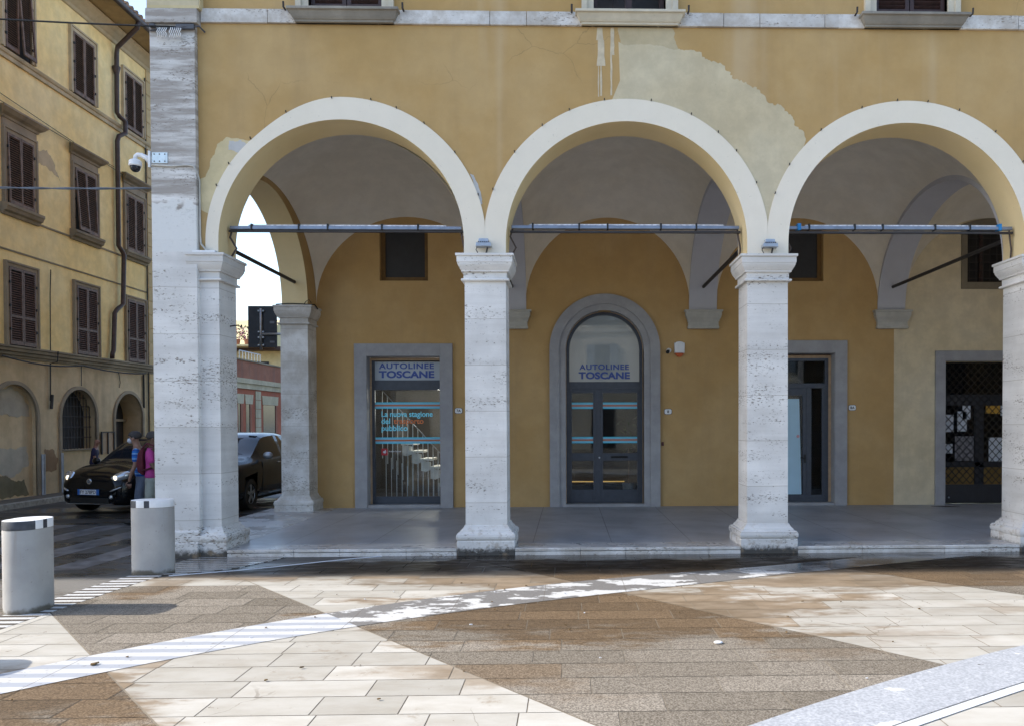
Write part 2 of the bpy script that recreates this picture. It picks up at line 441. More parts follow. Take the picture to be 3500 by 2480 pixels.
BANDA = m_band_stripes('striped_marble_band', .205, (.36, .38, .42), True)
BANDC = m_band_stripes('striped_crossing_band', .148, (.085, .07, .055), False)
def m_bandB():
    n = N('grey_blue_stone_band')
    f = n.noise(50, det=4)
    c = n.mix(n.rng(f, .3, .7), (.31, .325, .35), (.48, .495, .525))
    v = n.noise(1.7, n.scale((.9, 1.5, 1)), det=7, rough=.65)
    c = n.mix(n.rng(v, .61, .63), c, (.70, .70, .69))
    vein = n.rng(n.math('ABSOLUTE', n.math('SUBTRACT', n.noise(2.6, det=6), .5)), .012, .0)
    c = n.mix(n.math('MULTIPLY', vein, .3), c, (.72, .73, .75))
    sp = n.rng(n.vor(3.1, n.add(n.scale((.35, .12, 0), n.noise(6, col=True)))), .075, .05)
    c = n.mix(n.math('MULTIPLY', sp, .8), c, (.06, .055, .05))
    n.bump(f, .25, .003)
    return n.fin(c, .6, 0, .4)
BANDB = m_bandB()
PAINT = m_plain('worn_road_paint', (.14, .14, .15), .3, 0, .6, 5)
KERB = m_plain('kerb_stone', (.34, .31, .26), .7, 0, .25, 12)

# ground sheet to the horizon
g = MB().poly([(-400, -400, ZG-.006), (400, -400, ZG-.006), (400, 400, ZG-.006), (-400, 400, ZG-.006)])
struct(g.build('road', ASPH))
gp = MB().poly([(-4.05, -9.5, ZG-.003), (14, -9.5, ZG-.003), (14, -.05, ZG-.003), (-1.4, -.05, ZG-.003), (-2.2, -.62, ZG-.003), (-3.3, -1.33, ZG-.003), (-3.62, -1.4, ZG-.003)])
struct(gp.build('plaza_bed', GROUT))

lowA = np.polyfit([-2.68, -2.21, -1.6, -.82, -.1, .67, 1.93, 3.36], [-5.67, -5.21, -4.64, -3.96, -3.54, -3.10, -2.50, -1.81], 3)
upA = np.polyfit([-2.98, -2.54, -1.89, -1.08, -.45, .54, 1.8, 3.3], [-5.24, -4.72, -4.10, -3.40, -2.86, -2.36, -1.76, -1.22], 3)
def yA(x, which=.5):
    xx = max(-3.1, min(3.5, x))
    a, b = float(np.polyval(lowA, xx)), float(np.polyval(upA, xx))
    ex = x - xx
    sl = .95 if ex < 0 else .42
    return a*(1-which) + b*which + ex*sl
upB = np.polyfit([2.21, 2.62, 3.31, 3.90, 4.80], [-6.41, -6.09, -5.65, -5.27, -4.76], 2)
lowB = np.polyfit([3.03, 3.43, 4.29, 5.2], [-6.44, -6.21, -5.65, -5.12], 2)
def yB(x, which=.5):
    xx = max(1.2, min(5.6, x)); ex = x-xx; sl = .85 if ex < 0 else .5
    return float(np.polyval(lowB, xx))*(1-which) + float(np.polyval(upB, xx))*which + ex*sl
SL = [-99, -5.07, -3.12, -.39, 2.62, 99]
NX, NY = .765, .645
def clip(poly, a, b, c):                     # keep a*x+b*y >= c
    out = []
    for i in range(len(poly)):
        p, q = poly[i], poly[(i+1) % len(poly)]
        dp, dq = a*p[0]+b*p[1]-c, a*q[0]+b*q[1]-c
        if dp >= 0: out.append(p)
        if (dp >= 0) != (dq >= 0):
            t = dp/(dp-dq); out.append((p[0]+t*(q[0]-p[0]), p[1]+t*(q[1]-p[1])))
    return out
def area(p): return abs(sum(p[i][0]*p[(i+1) % len(p)][1]-p[(i+1) % len(p)][0]*p[i][1] for i in range(len(p))))/2
def half(poly, f, above):                    # clip by the local tangent of curve f
    cx = sum(p[0] for p in poly)/len(poly); s = (f(cx+.05)-f(cx-.05))/.1; c = f(cx)-s*cx
    return clip(poly, -s, 1, c) if above else clip(poly, s, -1, -c)
lite, dark = MB(), MB(); tl, td = [], []
row = 0; y = -9.2; gap = .0042
while y < -.12:
    hh = .34; y1 = min(y+hh, -.115); x = -4.3 - random.random()*.7
    while x < 13.5:
        L_ = random.choice((.55, .62, .7, .8, .8, .88))
        base = [(x+gap, y+gap), (x+L_-gap, y+gap), (x+L_-gap, y1-gap), (x+gap, y1-gap)]
        x += L_
        base = clip(base, 1, -.084, -3.62) if y > -4.3 else clip(base, 1, -.084, -3.70)   # band C on the left
        if len(base) < 3: continue
        base = clip(base, .56, -.83, -.775)                                                # thin white line by the corner
        if len(base) < 3: continue
        t0 = random.random()
        for k in range(5):
            p = clip(base, NX, NY, SL[k]+.006) if k else base
            if len(p) >= 3 and k < 4: p = clip(p, -NX, -NY, -SL[k+1]+.006)
            if len(p) < 3: continue
            pa = half(p, lambda q: yA(q), True)
            if len(pa) >= 3 and area(pa) > .0015:
                isd = k in (3, 4) or (k == 1 and y < -2.2); (dark if isd else lite).poly([(a, b, ZG) for a, b in pa]); (td if isd else tl).append(t0)
            pb = half(p, lambda q: yA(q), False)
            if len(pb) < 3: continue
            pm = half(pb, lambda q: yB(q), True)
            if len(pm) >= 3 and area(pm) > .0015:
                isd = k in (0, 2, 4); (dark if isd else lite).poly([(a, b, ZG) for a, b in pm]); (td if isd else tl).append(t0)
            pl = half(pb, lambda q: yB(q), False)
            if len(pl) >= 3 and area(pl) > .0015:
                lite.poly([(a, b, ZG) for a, b in pl]); tl.append(t0)
    y += hh; row += 1
for mb, tn, nm, mt in ((lite, tl, 'light_paving', LIGHTS), (dark, td, 'dark_paving', DARKS)):
    o = mb.build(nm, mt, fix=False); struct(o)
    at = o.data.attributes.new('tone', 'FLOAT', 'FACE'); at.data.foreach_set('value', tn)
    for p_ in o.data.polygons:
        if p_.normal.z < 0: p_.flip()

def ribbon(f0, f1, x0, x1, n, z):
    mb = MB(); P0, P1 = [], []
    for i in range(n+1):
        x = x0+(x1-x0)*i/n; P0.append((x, f0(x), z)); P1.append((x, f1(x), z))
    return mb.grid([P0, P1])
# normals of the arc: shift the two edges perpendicular so the band keeps its width
struct(ribbon(lambda x: yA(x, 0), lambda x: yA(x, 1), -3.82, 6.6, 70, ZG+.004).build('striped_arc_band', BANDA))
struct(ribbon(lambda x: yB(x, 0), lambda x: yB(x, 1), -.5, 11., 60, ZG+.004).build('grey_arc_band', BANDB))
struct(ribbon(lambda x: yB(x, 0)-.11, lambda x: yB(x, 0)-.02, -.5, 11., 60, ZG+.006).build('white_edge_strip', PAPER))
bc = MB(); L0, L1 = [], []
for y_, xa, xb in ((-9, -4.6, -4.15), (-6, -4.38, -4.02), (-4, -4.25, -3.88), (-3.4, -4.22, -3.85), (-2.8, -4.21, -3.83), (-2.0, -4.17, -3.78), (-1.4, -4.1, -3.72), (-1.15, -4.06, -3.25), (-.9, -4.02, -3.0), (-.3, -3.95, -2.75), (-.115, -3.9, -2.7)):
    L0.append((xa, y_, ZG+.0025)); L1.append((xb, y_, ZG+.0025))
dn_ = lambda P: [(a, b, ZG-.006) for a, b, c in P]
bc.grid([L0, L1]); bc.grid([dn_(L0), L0]); bc.grid([L1, dn_(L1)]); struct(bc.build('striped_side_band', BANDC))
cl = MB(); A_, B_ = [], []
for x_, y_ in ((-3.62, -1.46), (-3.33, -1.33), (-2.95, -1.15), (-2.6, -.93), (-2.2, -.64), (-1.8, -.36), (-1.4, -.14)):
    A_.append((x_, y_, ZG+.004)); B_.append((x_-.02, y_+.035, ZG+.004))
cl.grid([A_, B_]); cl.grid([dn_(A_), A_]); cl.grid([B_, dn_(B_)]); struct(cl.build('white_line', PAPER))
# zebra crossing on the road, kerb and left pavement
zb = MB()
for k in range(6):
    x0 = -4.95 - k*.93
    zb.poly([(x0, -1.0+k*.15, ZG-.004), (x0-.45, -1.0+k*.15, ZG-.004), (x0-.40, 3.6, ZG-.004), (x0+.05, 3.6, ZG-.004)])
struct(zb.build('zebra_crossing', PAINT))
lp = MB().box(-11.6, -10.92, -2.5, 15, ZG-.05, .02)
struct(lp.build('left_pavement', m_plain('old_pavement', (.13, .11, .085), .6, 0, .35, 5)))
struct(MB().box(-10.92, -10.78, -2.5, 15, ZG-.05, .03).build('kerb', KERB, bevel=.012))

# ------------------------------------------------------------------ ARCADE BUILDING
L, W = 3.9, .572
Hh = W/2
ARC = [-1.95, 1.95, 5.85, 9.75]
PX = [-3.9, 0., 3.9, 7.8, 11.7]
ZC, ZS = 4.02, 4.18
RI, RO = 1.664, 1.968
D = 5.38
XL, XR = -4.47, 12.2
arcade = thing('arcade_building', (0, 0, 0), 'ochre plastered building with three white arches on travertine piers beside the wet plaza', 'building')
# front wall above the arches
def zin(x):
    for c in ARC:
        d = abs(x-c)
        if d < RI: return ZS + math.sqrt(RI*RI-d*d)
    return ZC
xs = []
for c in ARC: xs += [c-RI+1e-4] + [c - RI*math.cos(PI*i/40) for i in range(1, 40)] + [c+RI-1e-4]
WIN = [(-2.37, -1.38), (1.5, 2.49), (5.4, 6.4), (9.3, 10.3)]
xs = sorted(set([-3.87, XR] + xs + [a for q in WIN for a in q] + [c-RI for c in ARC] + [c+RI for c in ARC]))
wm_ = MB()
ZW0, ZW1, ZT = 7.36, 9.6, 10.6
for a, b in zip(xs[:-1], xs[1:]):
    if b-a < 1e-6: continue
    za, zb_ = zin(a+1e-7), zin(b-1e-7)
    isw = any(a >= q[0]-1e-6 and b <= q[1]+1e-6 for q in WIN)
    for yy in (0, W):
        wm_.poly([(a, yy, za), (b, yy, zb_), (b, yy, 7.10), (a, yy, 7.10)])
        if isw:
            wm_.poly([(a, yy, 7.1), (b, yy, 7.1), (b, yy, ZW0), (a, yy, ZW0)]); wm_.poly([(a, yy, ZW1), (b, yy, ZW1), (b, yy, ZT), (a, yy, ZT)])
        else: wm_.poly([(a, yy, 7.1), (b, yy, 7.1), (b, yy, ZT), (a, yy, ZT)])
for a, b in WIN:
    wm_.poly([(a, 0, ZW0), (a, W, ZW0), (a, W, ZW1), (a, 0, ZW1)]); wm_.poly([(b, 0, ZW0), (b, W, ZW0), (b, W, ZW1), (b, 0, ZW1)])
    wm_.poly([(a, 0, ZW0), (b, 0, ZW0), (b, W, ZW0), (a, W, ZW0)]); wm_.poly([(a, 0, ZW1), (b, 0, ZW1), (b, W, ZW1), (a, W, ZW1)])
wm_.build('wall', OCH, arcade, fix=False)
# side and rear walls, floor slab above vaults and roof
MB().box(XL, XL+.4, .95, D-.02, 6.45, ZT).build('side_wall', OCH, arcade); MB().box(XL, XL+.4, D+.001, 14, -.1, ZT).build('side_wall', OCH, arcade)
MB().box(XL+.41, XR, 13.6, 14, -.1, ZT).build('rear_wall', OCH, arcade); MB().box(XR-.3, XR, W, D, -.1, ZT).build('end_wall', OCH, arcade)
MB().box(XL+.42, XR-.31, W+.01, 13.59, 6.9, 7.02).build('upper_floor', VAULT, arcade)
rf = MB(); rf.box(XL-.85, XR+.6, -1.1, 14.8, ZT+.01, ZT+.16); rf.prism([(-1.0, ZT+.17), (14.7, ZT+.17), (6.8, ZT+2.2)], 'x', XL-.7, XR+.5)
rf.build('roof', m_plain('terracotta_roof', (.30, .14, .08), .8, 0, .3, 4), arcade)

# archivolts: white face ring + cream soffit
for c in ARC:
    mb = MB(); ang = [PI*i/64 for i in range(65)]
    cl_ = lambda x: max(c-1.9495 if c > -1.9 else c-1.915, min(c+1.9495, x))
    inn = [(c+RI, ZC)] + [(c+RI*math.cos(a), ZS+RI*math.sin(a)) for a in ang] + [(c-RI, ZC)]
    # the first band narrows on its left leg, against the corner pilaster
    ro = lambda a: RO if c > -1.9 or a < PI/2 else RO - .132*(lambda t: t*t*(3-2*t))(min(1, (a-PI/2)/R(42)))
    out = [(cl_(c+RO), ZC)] + [(cl_(c+ro(a)*math.cos(a)), ZS+ro(a)*math.sin(a)) for a in ang] + [(cl_(c-ro(PI)), ZC)]
    yf = -.014
    mb.cur = 0
    mb.grid([[(x, yf, z) for x, z in inn], [(x, yf, z) for x, z in out]])
    mb.grid([[(x, yf, z) for x, z in out], [(x, .002, z) for x, z in out]])
    mb.cur = 1
    mb.grid([[(x, yf, z) for x, z in inn], [(x, W, z) for x, z in inn]])
    mb.build('archivolt', [WHITE, CREAM], arcade, smooth='auto')
# piers with capitals and bases
def ring(cx, cy, hx, hy, z, xmin=-99):
    return [(max(cx-hx, xmin), cy-hy, z), (cx+hx, cy-hy, z), (cx+hx, cy+hy, z), (max(cx-hx, xmin), cy+hy, z)]
CAP = [(.289, 3.655), (.325, 3.655), (.33, 3.67), (.325, 3.685), (.296, 3.69), (.296, 3.775), (.325, 3.78), (.327, 3.802), (.333, 3.806), (.342, 3.822), (.357, 3.848), (.369, 3.876), (.373, 3.9), (.379, 3.902), (.379, 3.985), (.396, 3.987), (.396, ZC)]
BASE = [(.395, -.1), (.395, .100), (.388, .104), (.392, .112), (.402, .135), (.405, .16), (.400, .19), (.385, .212), (.352, .222), (.345, .245), (.325, .262), (.31, .285), (.30, .31), (.289, .312)]
def pier(cx, cy, parent, xmin=-99, name='pier', h=Hh, TRAV=TRAV):
    mb = MB(); mb.rings([ring(cx, cy, h-.004, h-.004, .305, xmin), ring(cx, cy, h, h, .32, xmin), ring(cx, cy, h-.004, h-.004, 3.66, xmin)])
    p = mb.build(name, TRAV, parent)
    k = h/Hh
    MB().rings([ring(cx, cy, (a-Hh)+h, (a-Hh)+h, z, xmin) for a, z in CAP]).build('capital', TRAV, p, bevel=.004)
    MB().rings([ring(cx, cy, (a-Hh)+h, (a-Hh)+h, z, xmin) for a, z in BASE]).build('base', TRAV, p, bevel=.004)
    return p
for i, x in enumerate(PX): pier(x, Hh, arcade, -4.02 if i == 0 else -99)
# corner pilaster
cp = MB(); cp.box(XL, -3.872, -.08, .87, .27, 7.08)
cpo = cp.build('corner_pilaster', TRAVD, arcade, bevel=.006)
MB().rings([[(XL-a, -.08-a, z), (-3.872+b, -.08-a, z), (-3.872+b, .9, z), (XL-a, .9, z)] for a, b, z in ((.075, .0, -.1), (.075, .0, .1), (.03, 0, .105), (.03, 0, .25), (.004, 0, .275))]).build('base', TRAV, cpo, bevel=.005)
MB().box(XL-.035, -3.82, -.125, .6, 7.08, 7.27).build('cornice_block', TRAVD, cpo, bevel=.006)
cb = MB(); cb.box(XL-.02, -3.80, -.11, .3, 7.275, ZT); cb.build('corner_band', PATCH, arcade)
MB().box(-3.799, -3.785, -.105, .1, 7.30, ZT).box(XL-.015, -3.79, -.118, .1, 7.272, 7.31).build('corner_band_edge', PATCH2, arcade)
# side arch (left end of the portico)
def ell(a, h, y0, z0, n=40): return [(y0 - a*math.cos(PI*i/n), z0 + h*math.sin(PI*i/n)) for i in range(n+1)]
sa = MB(); E = ell(2.0, 1.77, 2.85, ZC)
xo, xi = XL+.002, -3.965
ysx = [p[0] for p in E]
for (ya, za), (yb, zb_) in zip(E[:-1], E[1:]):
    for X_, cur in ((xo, 0), (xi, 1)):
        sa.cur = cur; sa.poly([(X_, ya, za), (X_, yb, zb_), (X_, yb, 6.45), (X_, ya, 6.45)])
    sa.cur = 0; sa.poly([(xo, ya, za), (xi, ya, za), (xi, yb, zb_), (xo, yb, zb_)])
for X_, cur in ((xo, 0), (xi, 1)):
    sa.cur = cur
    sa.poly([(X_, 4.85, ZC), (X_, D, ZC), (X_, D, 6.45), (X_, 4.85, 6.45)]); sa.poly([(X_, .575, ZC), (X_, .85, ZC), (X_, .85, 6.45), (X_, .575, 6.45)])
sa.build('side_arch', [CREAM, OCH], arcade, smooth='auto')
ip = pier(-4.235, 4.85+.27, arcade, name='rear_pier', h=.27, TRAV=TRAVG)
# vaults (smooth sail vault per bay), transverse ribs, corbels
for bi, c in enumerate(ARC):
    P = []; n1 = 36
    hx, hy, y0 = RI+.015, 2.405, 2.977
    if bi == 0: c, hx = -2.12, 1.838
    for i in range(n1+1):
        u = -math.cos(PI*i/n1); row_ = []
        for j in range(n1+1):
            v = -math.cos(PI*j/n1)
            z = 4.10 + 1.785*math.sqrt(max(0, 2-u*u-v*v))
            row_.append((c+u*hx, y0+v*hy, min(z, 6.85)))
        P.append(row_)
    MB().grid(P).build('vault', VAULT, arcade, smooth=True)
for x in PX[1:]:
    mb = MB(); E = [(.587, 3.9)]+ell(2.385, 1.80, 2.977, 4.02, 48)+[(5.367, 3.99)]; wv = .285
    pts0 = [(x-wv, a, b) for a, b in E]; pts1 = [(x+wv, a, b) for a, b in E]
    E2 = [(.560, 3.9)]+ell(2.41, 1.98, 2.977, 4.02, 48)+[(5.39, 3.99)]
    mb.grid([pts0, pts1]); mb.grid([pts0, [(x-wv, a, b) for a, b in E2]]); mb.grid([pts1, [(x+wv, a, b) for a, b in E2]])
    mb.build('transverse_rib', LILAC, arcade, smooth='auto')
    cc = MB()
    cc.rings([[(x-a, D-d, z), (x+a, D-d, z), (x+a, D+.02, z), (x-a, D+.02, z)] for a, d, z in
              ((.30, .07, 3.62), (.318, .09, 3.62), (.325, .095, 3.65), (.318, .09, 3.672), (.31, .08, 3.676), (.31, .08, 3.765), (.325, .095, 3.77), (.325, .095, 3.795), (.335, .105, 3.81), (.355, .125, 3.85), (.36, .13, 3.88), (.368, .135, 3.884), (.37, .135, 3.96), (.39, .155, 3.965), (.39, .155, 3.998))])
    cc.build('corbel', STONE, arcade, bevel=.004)
# tie rods
for x in (-4.2, 3.9, 0., 7.8):
    MB().tube([(x, W-.1, 4.47), (x, 5.30, 4.47)], .034, 8).build('tie_rod', IRON, arcade)
for c in ARC[:3]:
    MB().box(c-RI+.04, c+RI-.04, .235, .275, 4.375, 4.405).build('tie_bar', IRON, arcade)
# back wall with openings
OPEN = [(-2.955, -1.43, -.05, 3.09), (-2.68, -1.705, 4.60, 5.715), (1.075, 2.685, -.05, 3.99), (5.12, 6.625, -.05, 3.15), (5.41, 6.39, 4.60, 5.715),
        (8.915, 10.55, -.05, 2.95), (9.375, 10.4, 4.58, 5.72)]
def wall_cells(x0, x1, z0, z1, y, mb, opens):
    X = sorted(set([x0, x1] + [v for o in opens for v in o[:2] if x0 < v < x1])); Z = sorted(set([z0, z1] + [v for o in opens for v in o[2:] if z0 < v < z1]))
    for a, b in zip(X[:-1], X[1:]):
        for c, d in zip(Z[:-1], Z[1:]):
            mx, mz = (a+b)/2, (c+d)/2
            if any(o[0] < mx < o[1] and o[2] < mz < o[3] for o in opens): continue
            mb.poly([(a, y, c), (b, y, c), (b, y, d), (a, y, d)])
bw = MB(); bw.cur = 0; wall_cells(-4.45, 7.86, -.1, 6.6, D, bw, OPEN); bw.cur = 1; wall_cells(7.86, XR, -.1, 6.6, D, bw, OPEN)
for o in OPEN:
    bw.cur = 0 if o[0] < 7.8 else 1
    a, b, c, d = o; t = D+.28
    bw.poly([(a, D, c), (a, t, c), (a, t, d), (a, D, d)]); bw.poly([(b, D, c), (b, t, c), (b, t, d), (b, D, d)])
    bw.poly([(a, D, d), (b, D, d), (b, t, d), (a, t, d)]); bw.poly([(a, D, c), (b, D, c), (b, t, c), (a, t, c)])
bwo = bw.build('back_wall', [OCHB, BEI], arcade, fix=False)
# low painted base line, a hair proud
for a, b in ((-3.95, -3.24), (-1.2, .75), (3.03, 4.86)): MB().box(a, b, D-.006, D+.01, -.02, .355).build('wall_base', OCHB, arcade)
# string course with blocks
ss = MB(); x = -3.815
while x < XR:
    l_ = random.choice((.5, .9, 1.3, 1.5)); x1 = min(x+l_, XR); ss.box(x+.003, x1-.003, -.042+random.random()*.006, .05, 7.13, 7.315+random.random()*.004); x = x1
ss.build('string_course', TRAVS, arcade, bevel=.006)
# upper windows
for k, (a, b) in enumerate(WIN):
    fr = MB()
    for (p0, p1) in ((a-.165, a-.09), (b+.09, b+.165)): fr.box(p0, p1, -.06, .02, 7.345, ZW1+.16)
    for (p0, p1) in ((a-.09, a), (b, b+.09)): fr.box(p0, p1, -.035, .25, 7.345, ZW1+.1)
    fr.box(a-.09, b+.09, -.035, .25, ZW1, ZW1+.12); fr.box(a-.165, b+.165, -.06, .02, ZW1+.16, ZW1+.24)
    wf = fr.build('window', FRST, arcade)
    s = MB(); sx0, sx1 = a-.25, b+.25
    prof = [(-.04, 7.13), (-.075, 7.13), (-.08, 7.155), (-.095, 7.16), (-.115, 7.185), (-.14, 7.225), (-.155, 7.25), (-.185, 7.255), (-.185, 7.29), (-.04, 7.295)]
    s.rings([[(sx0+(.10 if 0 else 0)+(.185+yv)*.75, yv, zv), (sx1-(.185+yv)*.75, yv, zv), (sx1-(.185+yv)*.75, .03, zv), (sx0+(.185+yv)*.75, .03, zv)] for yv, zv in prof])
    s.build('sill', SOOT if k != 1 else FRST, wf, bevel=.004)
    for hx in (sx0-.05, sx1+.05):
        MB().tube([(hx, .0, 7.30), (hx, -.12, 7.30), (hx, -.13, 7.37)], .014, 6).build('shutter_catch', IRON, wf)
    if k == 1:
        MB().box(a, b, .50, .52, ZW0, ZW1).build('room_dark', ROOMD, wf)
        fx = MB().box(a, a+.06, .2, .27, ZW0, ZW1).box(b-.06, b, .2, .27, ZW0, ZW1).box((a+b)/2-.045, (a+b)/2+.045, .2, .27, ZW0, ZW1).box(a+.06, b-.06, .2, .27, ZW0, ZW0+.03)
        fx.build('sash', SHUTD, wf)
    else:
        for x0, x1 in ((a+.01, (a+b)/2-.006), ((a+b)/2+.006, b-.01)):
            sh = MB(); sh.box(x0, x0+.055, .06, .10, ZW0+.01, ZW1-.01); sh.box(x1-.055, x1, .06, .10, ZW0+.01, ZW1-.01)
            z = ZW0+.01
            sh.box(x0+.055, x1-.055, .06, .10, z, z+.07)
            z += .10
            while z < ZW1-.1:
                M = Matrix.Translation((0, .08, z)) @ Matrix.Rotation(R(-42), 4, 'X')
                sh.box(x0+.055, x1-.055, -.028, .028, -.006, .006, M); z += .062
            sh.build('shutter', SHUTD, wf)
        MB().box(a, b, .24, .25, ZW0, ZW1).build('pane', ROOMD, wf)
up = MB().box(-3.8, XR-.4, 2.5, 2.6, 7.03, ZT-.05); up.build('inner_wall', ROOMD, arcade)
# plaster repairs: ragged polygons 3 mm proud of the wall
def ragged(pts, amp, seed, step=.022):
    rnd = random.Random(seed); out = []
    n = len(pts); ph = [rnd.random()*6 for _ in range(6)]
    for i in range(n):
        p, q = Vector(pts[i][:2]), Vector(pts[(i+1) % n][:2]); a = pts[i][2] if len(pts[i]) > 2 else amp
        d = q-p; k = max(1, int(d.length/step)); nv = Vector((-d.y, d.x)).normalized()
        for j in range(k):
            t = j/k; e = 0 if a == 0 else a*(.6*math.sin(d.length*t*9+ph[0]) + .5*math.sin(d.length*t*23+ph[1]) + rnd.uniform(-.5, .5))*min(1, 6*min(t, 1-t)+.15)
            out.append(tuple(p+d*t+nv*e))
    return out
def sheet(pts, y, name, mat, parent=arcade, th=.003):
    from mathutils.geometry import tessellate_polygon
    P2 = [Vector((p[0], p[1], 0)) for p in pts]; tri = tessellate_polygon([P2]); n = len(pts)
    bm = bmesh.new(); fv = [bm.verts.new((p[0], y-th, p[1])) for p in pts]; bv = [bm.verts.new((p[0], y+.001, p[1])) for p in pts]
    for t in tri:
        f = bm.faces.new([fv[i] for i in t]); f.normal_update()
        if f.normal.y > 0: f.normal_flip()
    sg_ = sum(pts[i][0]*pts[(i+1) % n][1]-pts[(i+1) % n][0]*pts[i][1] for i in range(n))
    for i in range(n):
        q = [fv[i], bv[i], bv[(i+1) % n], fv[(i+1) % n]]
        bm.faces.new(q if sg_ > 0 else q[::-1])
    me = bpy.data.meshes.new(name); bm.to_mesh(me); bm.free(); me.materials.append(mat)
    o = bpy.data.objects.new(name, me); C.objects.link(o); o.parent = parent; return o
def arcpts(c, r, a0, a1, n=14): return [(c+r*math.cos(R(a0+(a1-a0)*i/n)), ZS+r*math.sin(R(a0+(a1-a0)*i/n)), 0) for i in range(n+1)]
rp = [(1.84, 6.93, .0), (1.92, 6.88, .008), (2.25, 6.90, .012), (2.65, 6.83, .03), (2.95, 6.80, .03), (3.03, 6.70, .03), (3.28, 6.62, .04), (3.42, 6.43, .04), (3.72, 6.33, .04), (3.92, 6.10, .04), (4.10, 6.06, .03), (4.40, 5.72, .03), (4.43, 5.60, .0)]
rp = rp + [(4.55, 5.68-.20, 0)] if False else rp
rp += arcpts(5.85, RO-.01, 138, 174, 8)[0:] + [(3.915, 4.47, 0)] + arcpts(1.95, RO-.01, 9, 96, 18) + [(1.86, 6.4, 0)]
sheet(ragged(rp, .0, 3), 0, 'plaster_repair', PATCH)
sheet(ragged([(1.90, 6.80, 0), (2.5, 6.80, 0), (2.66, 6.82, .012), (2.60, 7.0, .02), (2.58, 7.125, 0), (1.83, 7.125, .008)], 0, 5), 0, 'thin_wash', PATCH3, th=.0022)
rl = [(-3.865, 4.62, 0), (-3.868, 5.03, .006), (-3.78, 5.06, .012), (-3.71, 5.28, .015), (-3.62, 5.50, .012), (-3.50, 5.60, .01), (-3.36, 5.585, .01)] + arcpts(-1.95, 1.825, 131, 168, 8)
sheet(ragged(rl, 0, 9), 0, 'plaster_repair', PATCH2)
BRK = m_plaster('bare_masonry', (.42, .42, .42), (.58, .57, .55), .3)
sheet(ragged([(-3.46, 5.55, .02), (-3.30, 5.56, .02), (-3.20, 5.50, .02), (-3.33, 5.38, .02), (-3.47, 5.43, .02)], 0, 11, .02), -.003, 'bare_patch', BRK, th=.002)
sheet(ragged([(-.20, 5.12, .01), (-.15, 5.10, .01), (-.06, 4.88, .012), (-.04, 4.70, .01), (-.075, 4.72, .008)], 0, 13, .02), 0, 'bare_patch', BRK, th=.003)
for sx, z0, z1, wd in ((1.585, 6.95, 7.12, .05), (1.74, 6.2, 7.1, .012), (1.755, 6.75, 7.12, .03), (1.60, 6.60, 6.95, .06), (1.565, 6.18, 6.62, .008), (1.60, 6.19, 6.62, .012)):
    am = min(.006, wd*.3); DT = globals().get('DT', .001)+.0004; sheet(ragged([(sx-wd, z0, 0), (sx+wd, z0, am), (sx+wd*.7, z1, 0), (sx-wd*.7, z1, am)], 0, int(z0*100), .06), 0, 'drip_stain', m_plain('lime_drip', (.56, .48, .345), .8), th=DT)
# floor of the portico and its step
def m_floor():
    n = N('portico_concrete'); o = n.xyz()
    c = n.mix(n.rng(n.noise(1.2, det=6), .3, .7), (.27, .272, .285), (.36, .362, .375))
    sc_ = n.rng(n.noise(1., n.scale((1.2, 7, 1)), det=5), .66, .72)
    c = n.mix(n.math('MULTIPLY', sc_, .6), c, (.10, .095, .095))
    bl_ = n.rng(n.noise(2.6, det=7, rough=.7), .5, .72); c = n.mix(n.math('MULTIPLY', bl_, .35), c, (.13, .12, .115))
    j = None
    for a in (-2.9, -1.7, -.5, .62, 1.75, 2.9, 4.1, 5.3, 6.4, 7.5, 9.8):
        q = n.math('LESS_THAN', n.math('ABSOLUTE', n.math('SUBTRACT', o[0], a)), .006); j = q if j is None else n.math('MAXIMUM', j, q)
    c = n.mix(n.math('MULTIPLY', j, .7), c, (.05, .045, .04))
    wet = n.rng(n.math('ADD', o[1], n.math('MULTIPLY', n.math('SUBTRACT', n.noise(1.1), .5), 2.)), 2.2, .6)
    n.bump(n.noise(30, det=3), .06, .003)
    return n.fin(c, n.mixf(wet, .48, .33), 0, .35)
FLOOR = m_floor()
MB().box(-3.55, XR, .36, 5.5, -.1, 0).build('portico_floor', FLOOR, arcade)
def m_edge():
    n = N('edge_travertine'); c = n.mix(n.rng(n.noise(2.2, n.scale((1, 3, 1)), det=6), .3, .7), (.33, .32, .31), (.46, .45, .44))
    p = n.rng(n.noise(1, n.scale((25, 60, 50)), det=3), .62, .70); c = n.mix(n.math('MULTIPLY', p, .7), c, (.12, .10, .08))
    n.bump(n.noise(30), .1, .003); return n.fin(c, n.rng(n.noise(1.5), .35, .65, .18, .42), 0, .5)
EDGE = m_edge()
for i in range(4):
    stp = MB(); a, b = PX[i]+.396, PX[i+1]-.396; k = a
    while k < b-.01:
        k1 = min(b, k+random.choice((.62, .9, 1.15)));
        if b-k1 < .25: k1 = b
        stp.box(k+.002, k1-.002, -.108, .355, -.036, .002); stp.box(k+.002, k1-.002, -.104, .30, -.12, -.044); k = k1
    stp.build('step', TRAVS, arcade, bevel=.006)
for i in range(4): MB().box(PX[i]+.397, PX[i+1]-.397, -.085, .358, 0.0022, .006).build('edge_slab', EDGE, arcade)
MB().box(-4.9, -3.552, .40, 5.4, -.1, .001).build('edge_slab', EDGE, arcade)

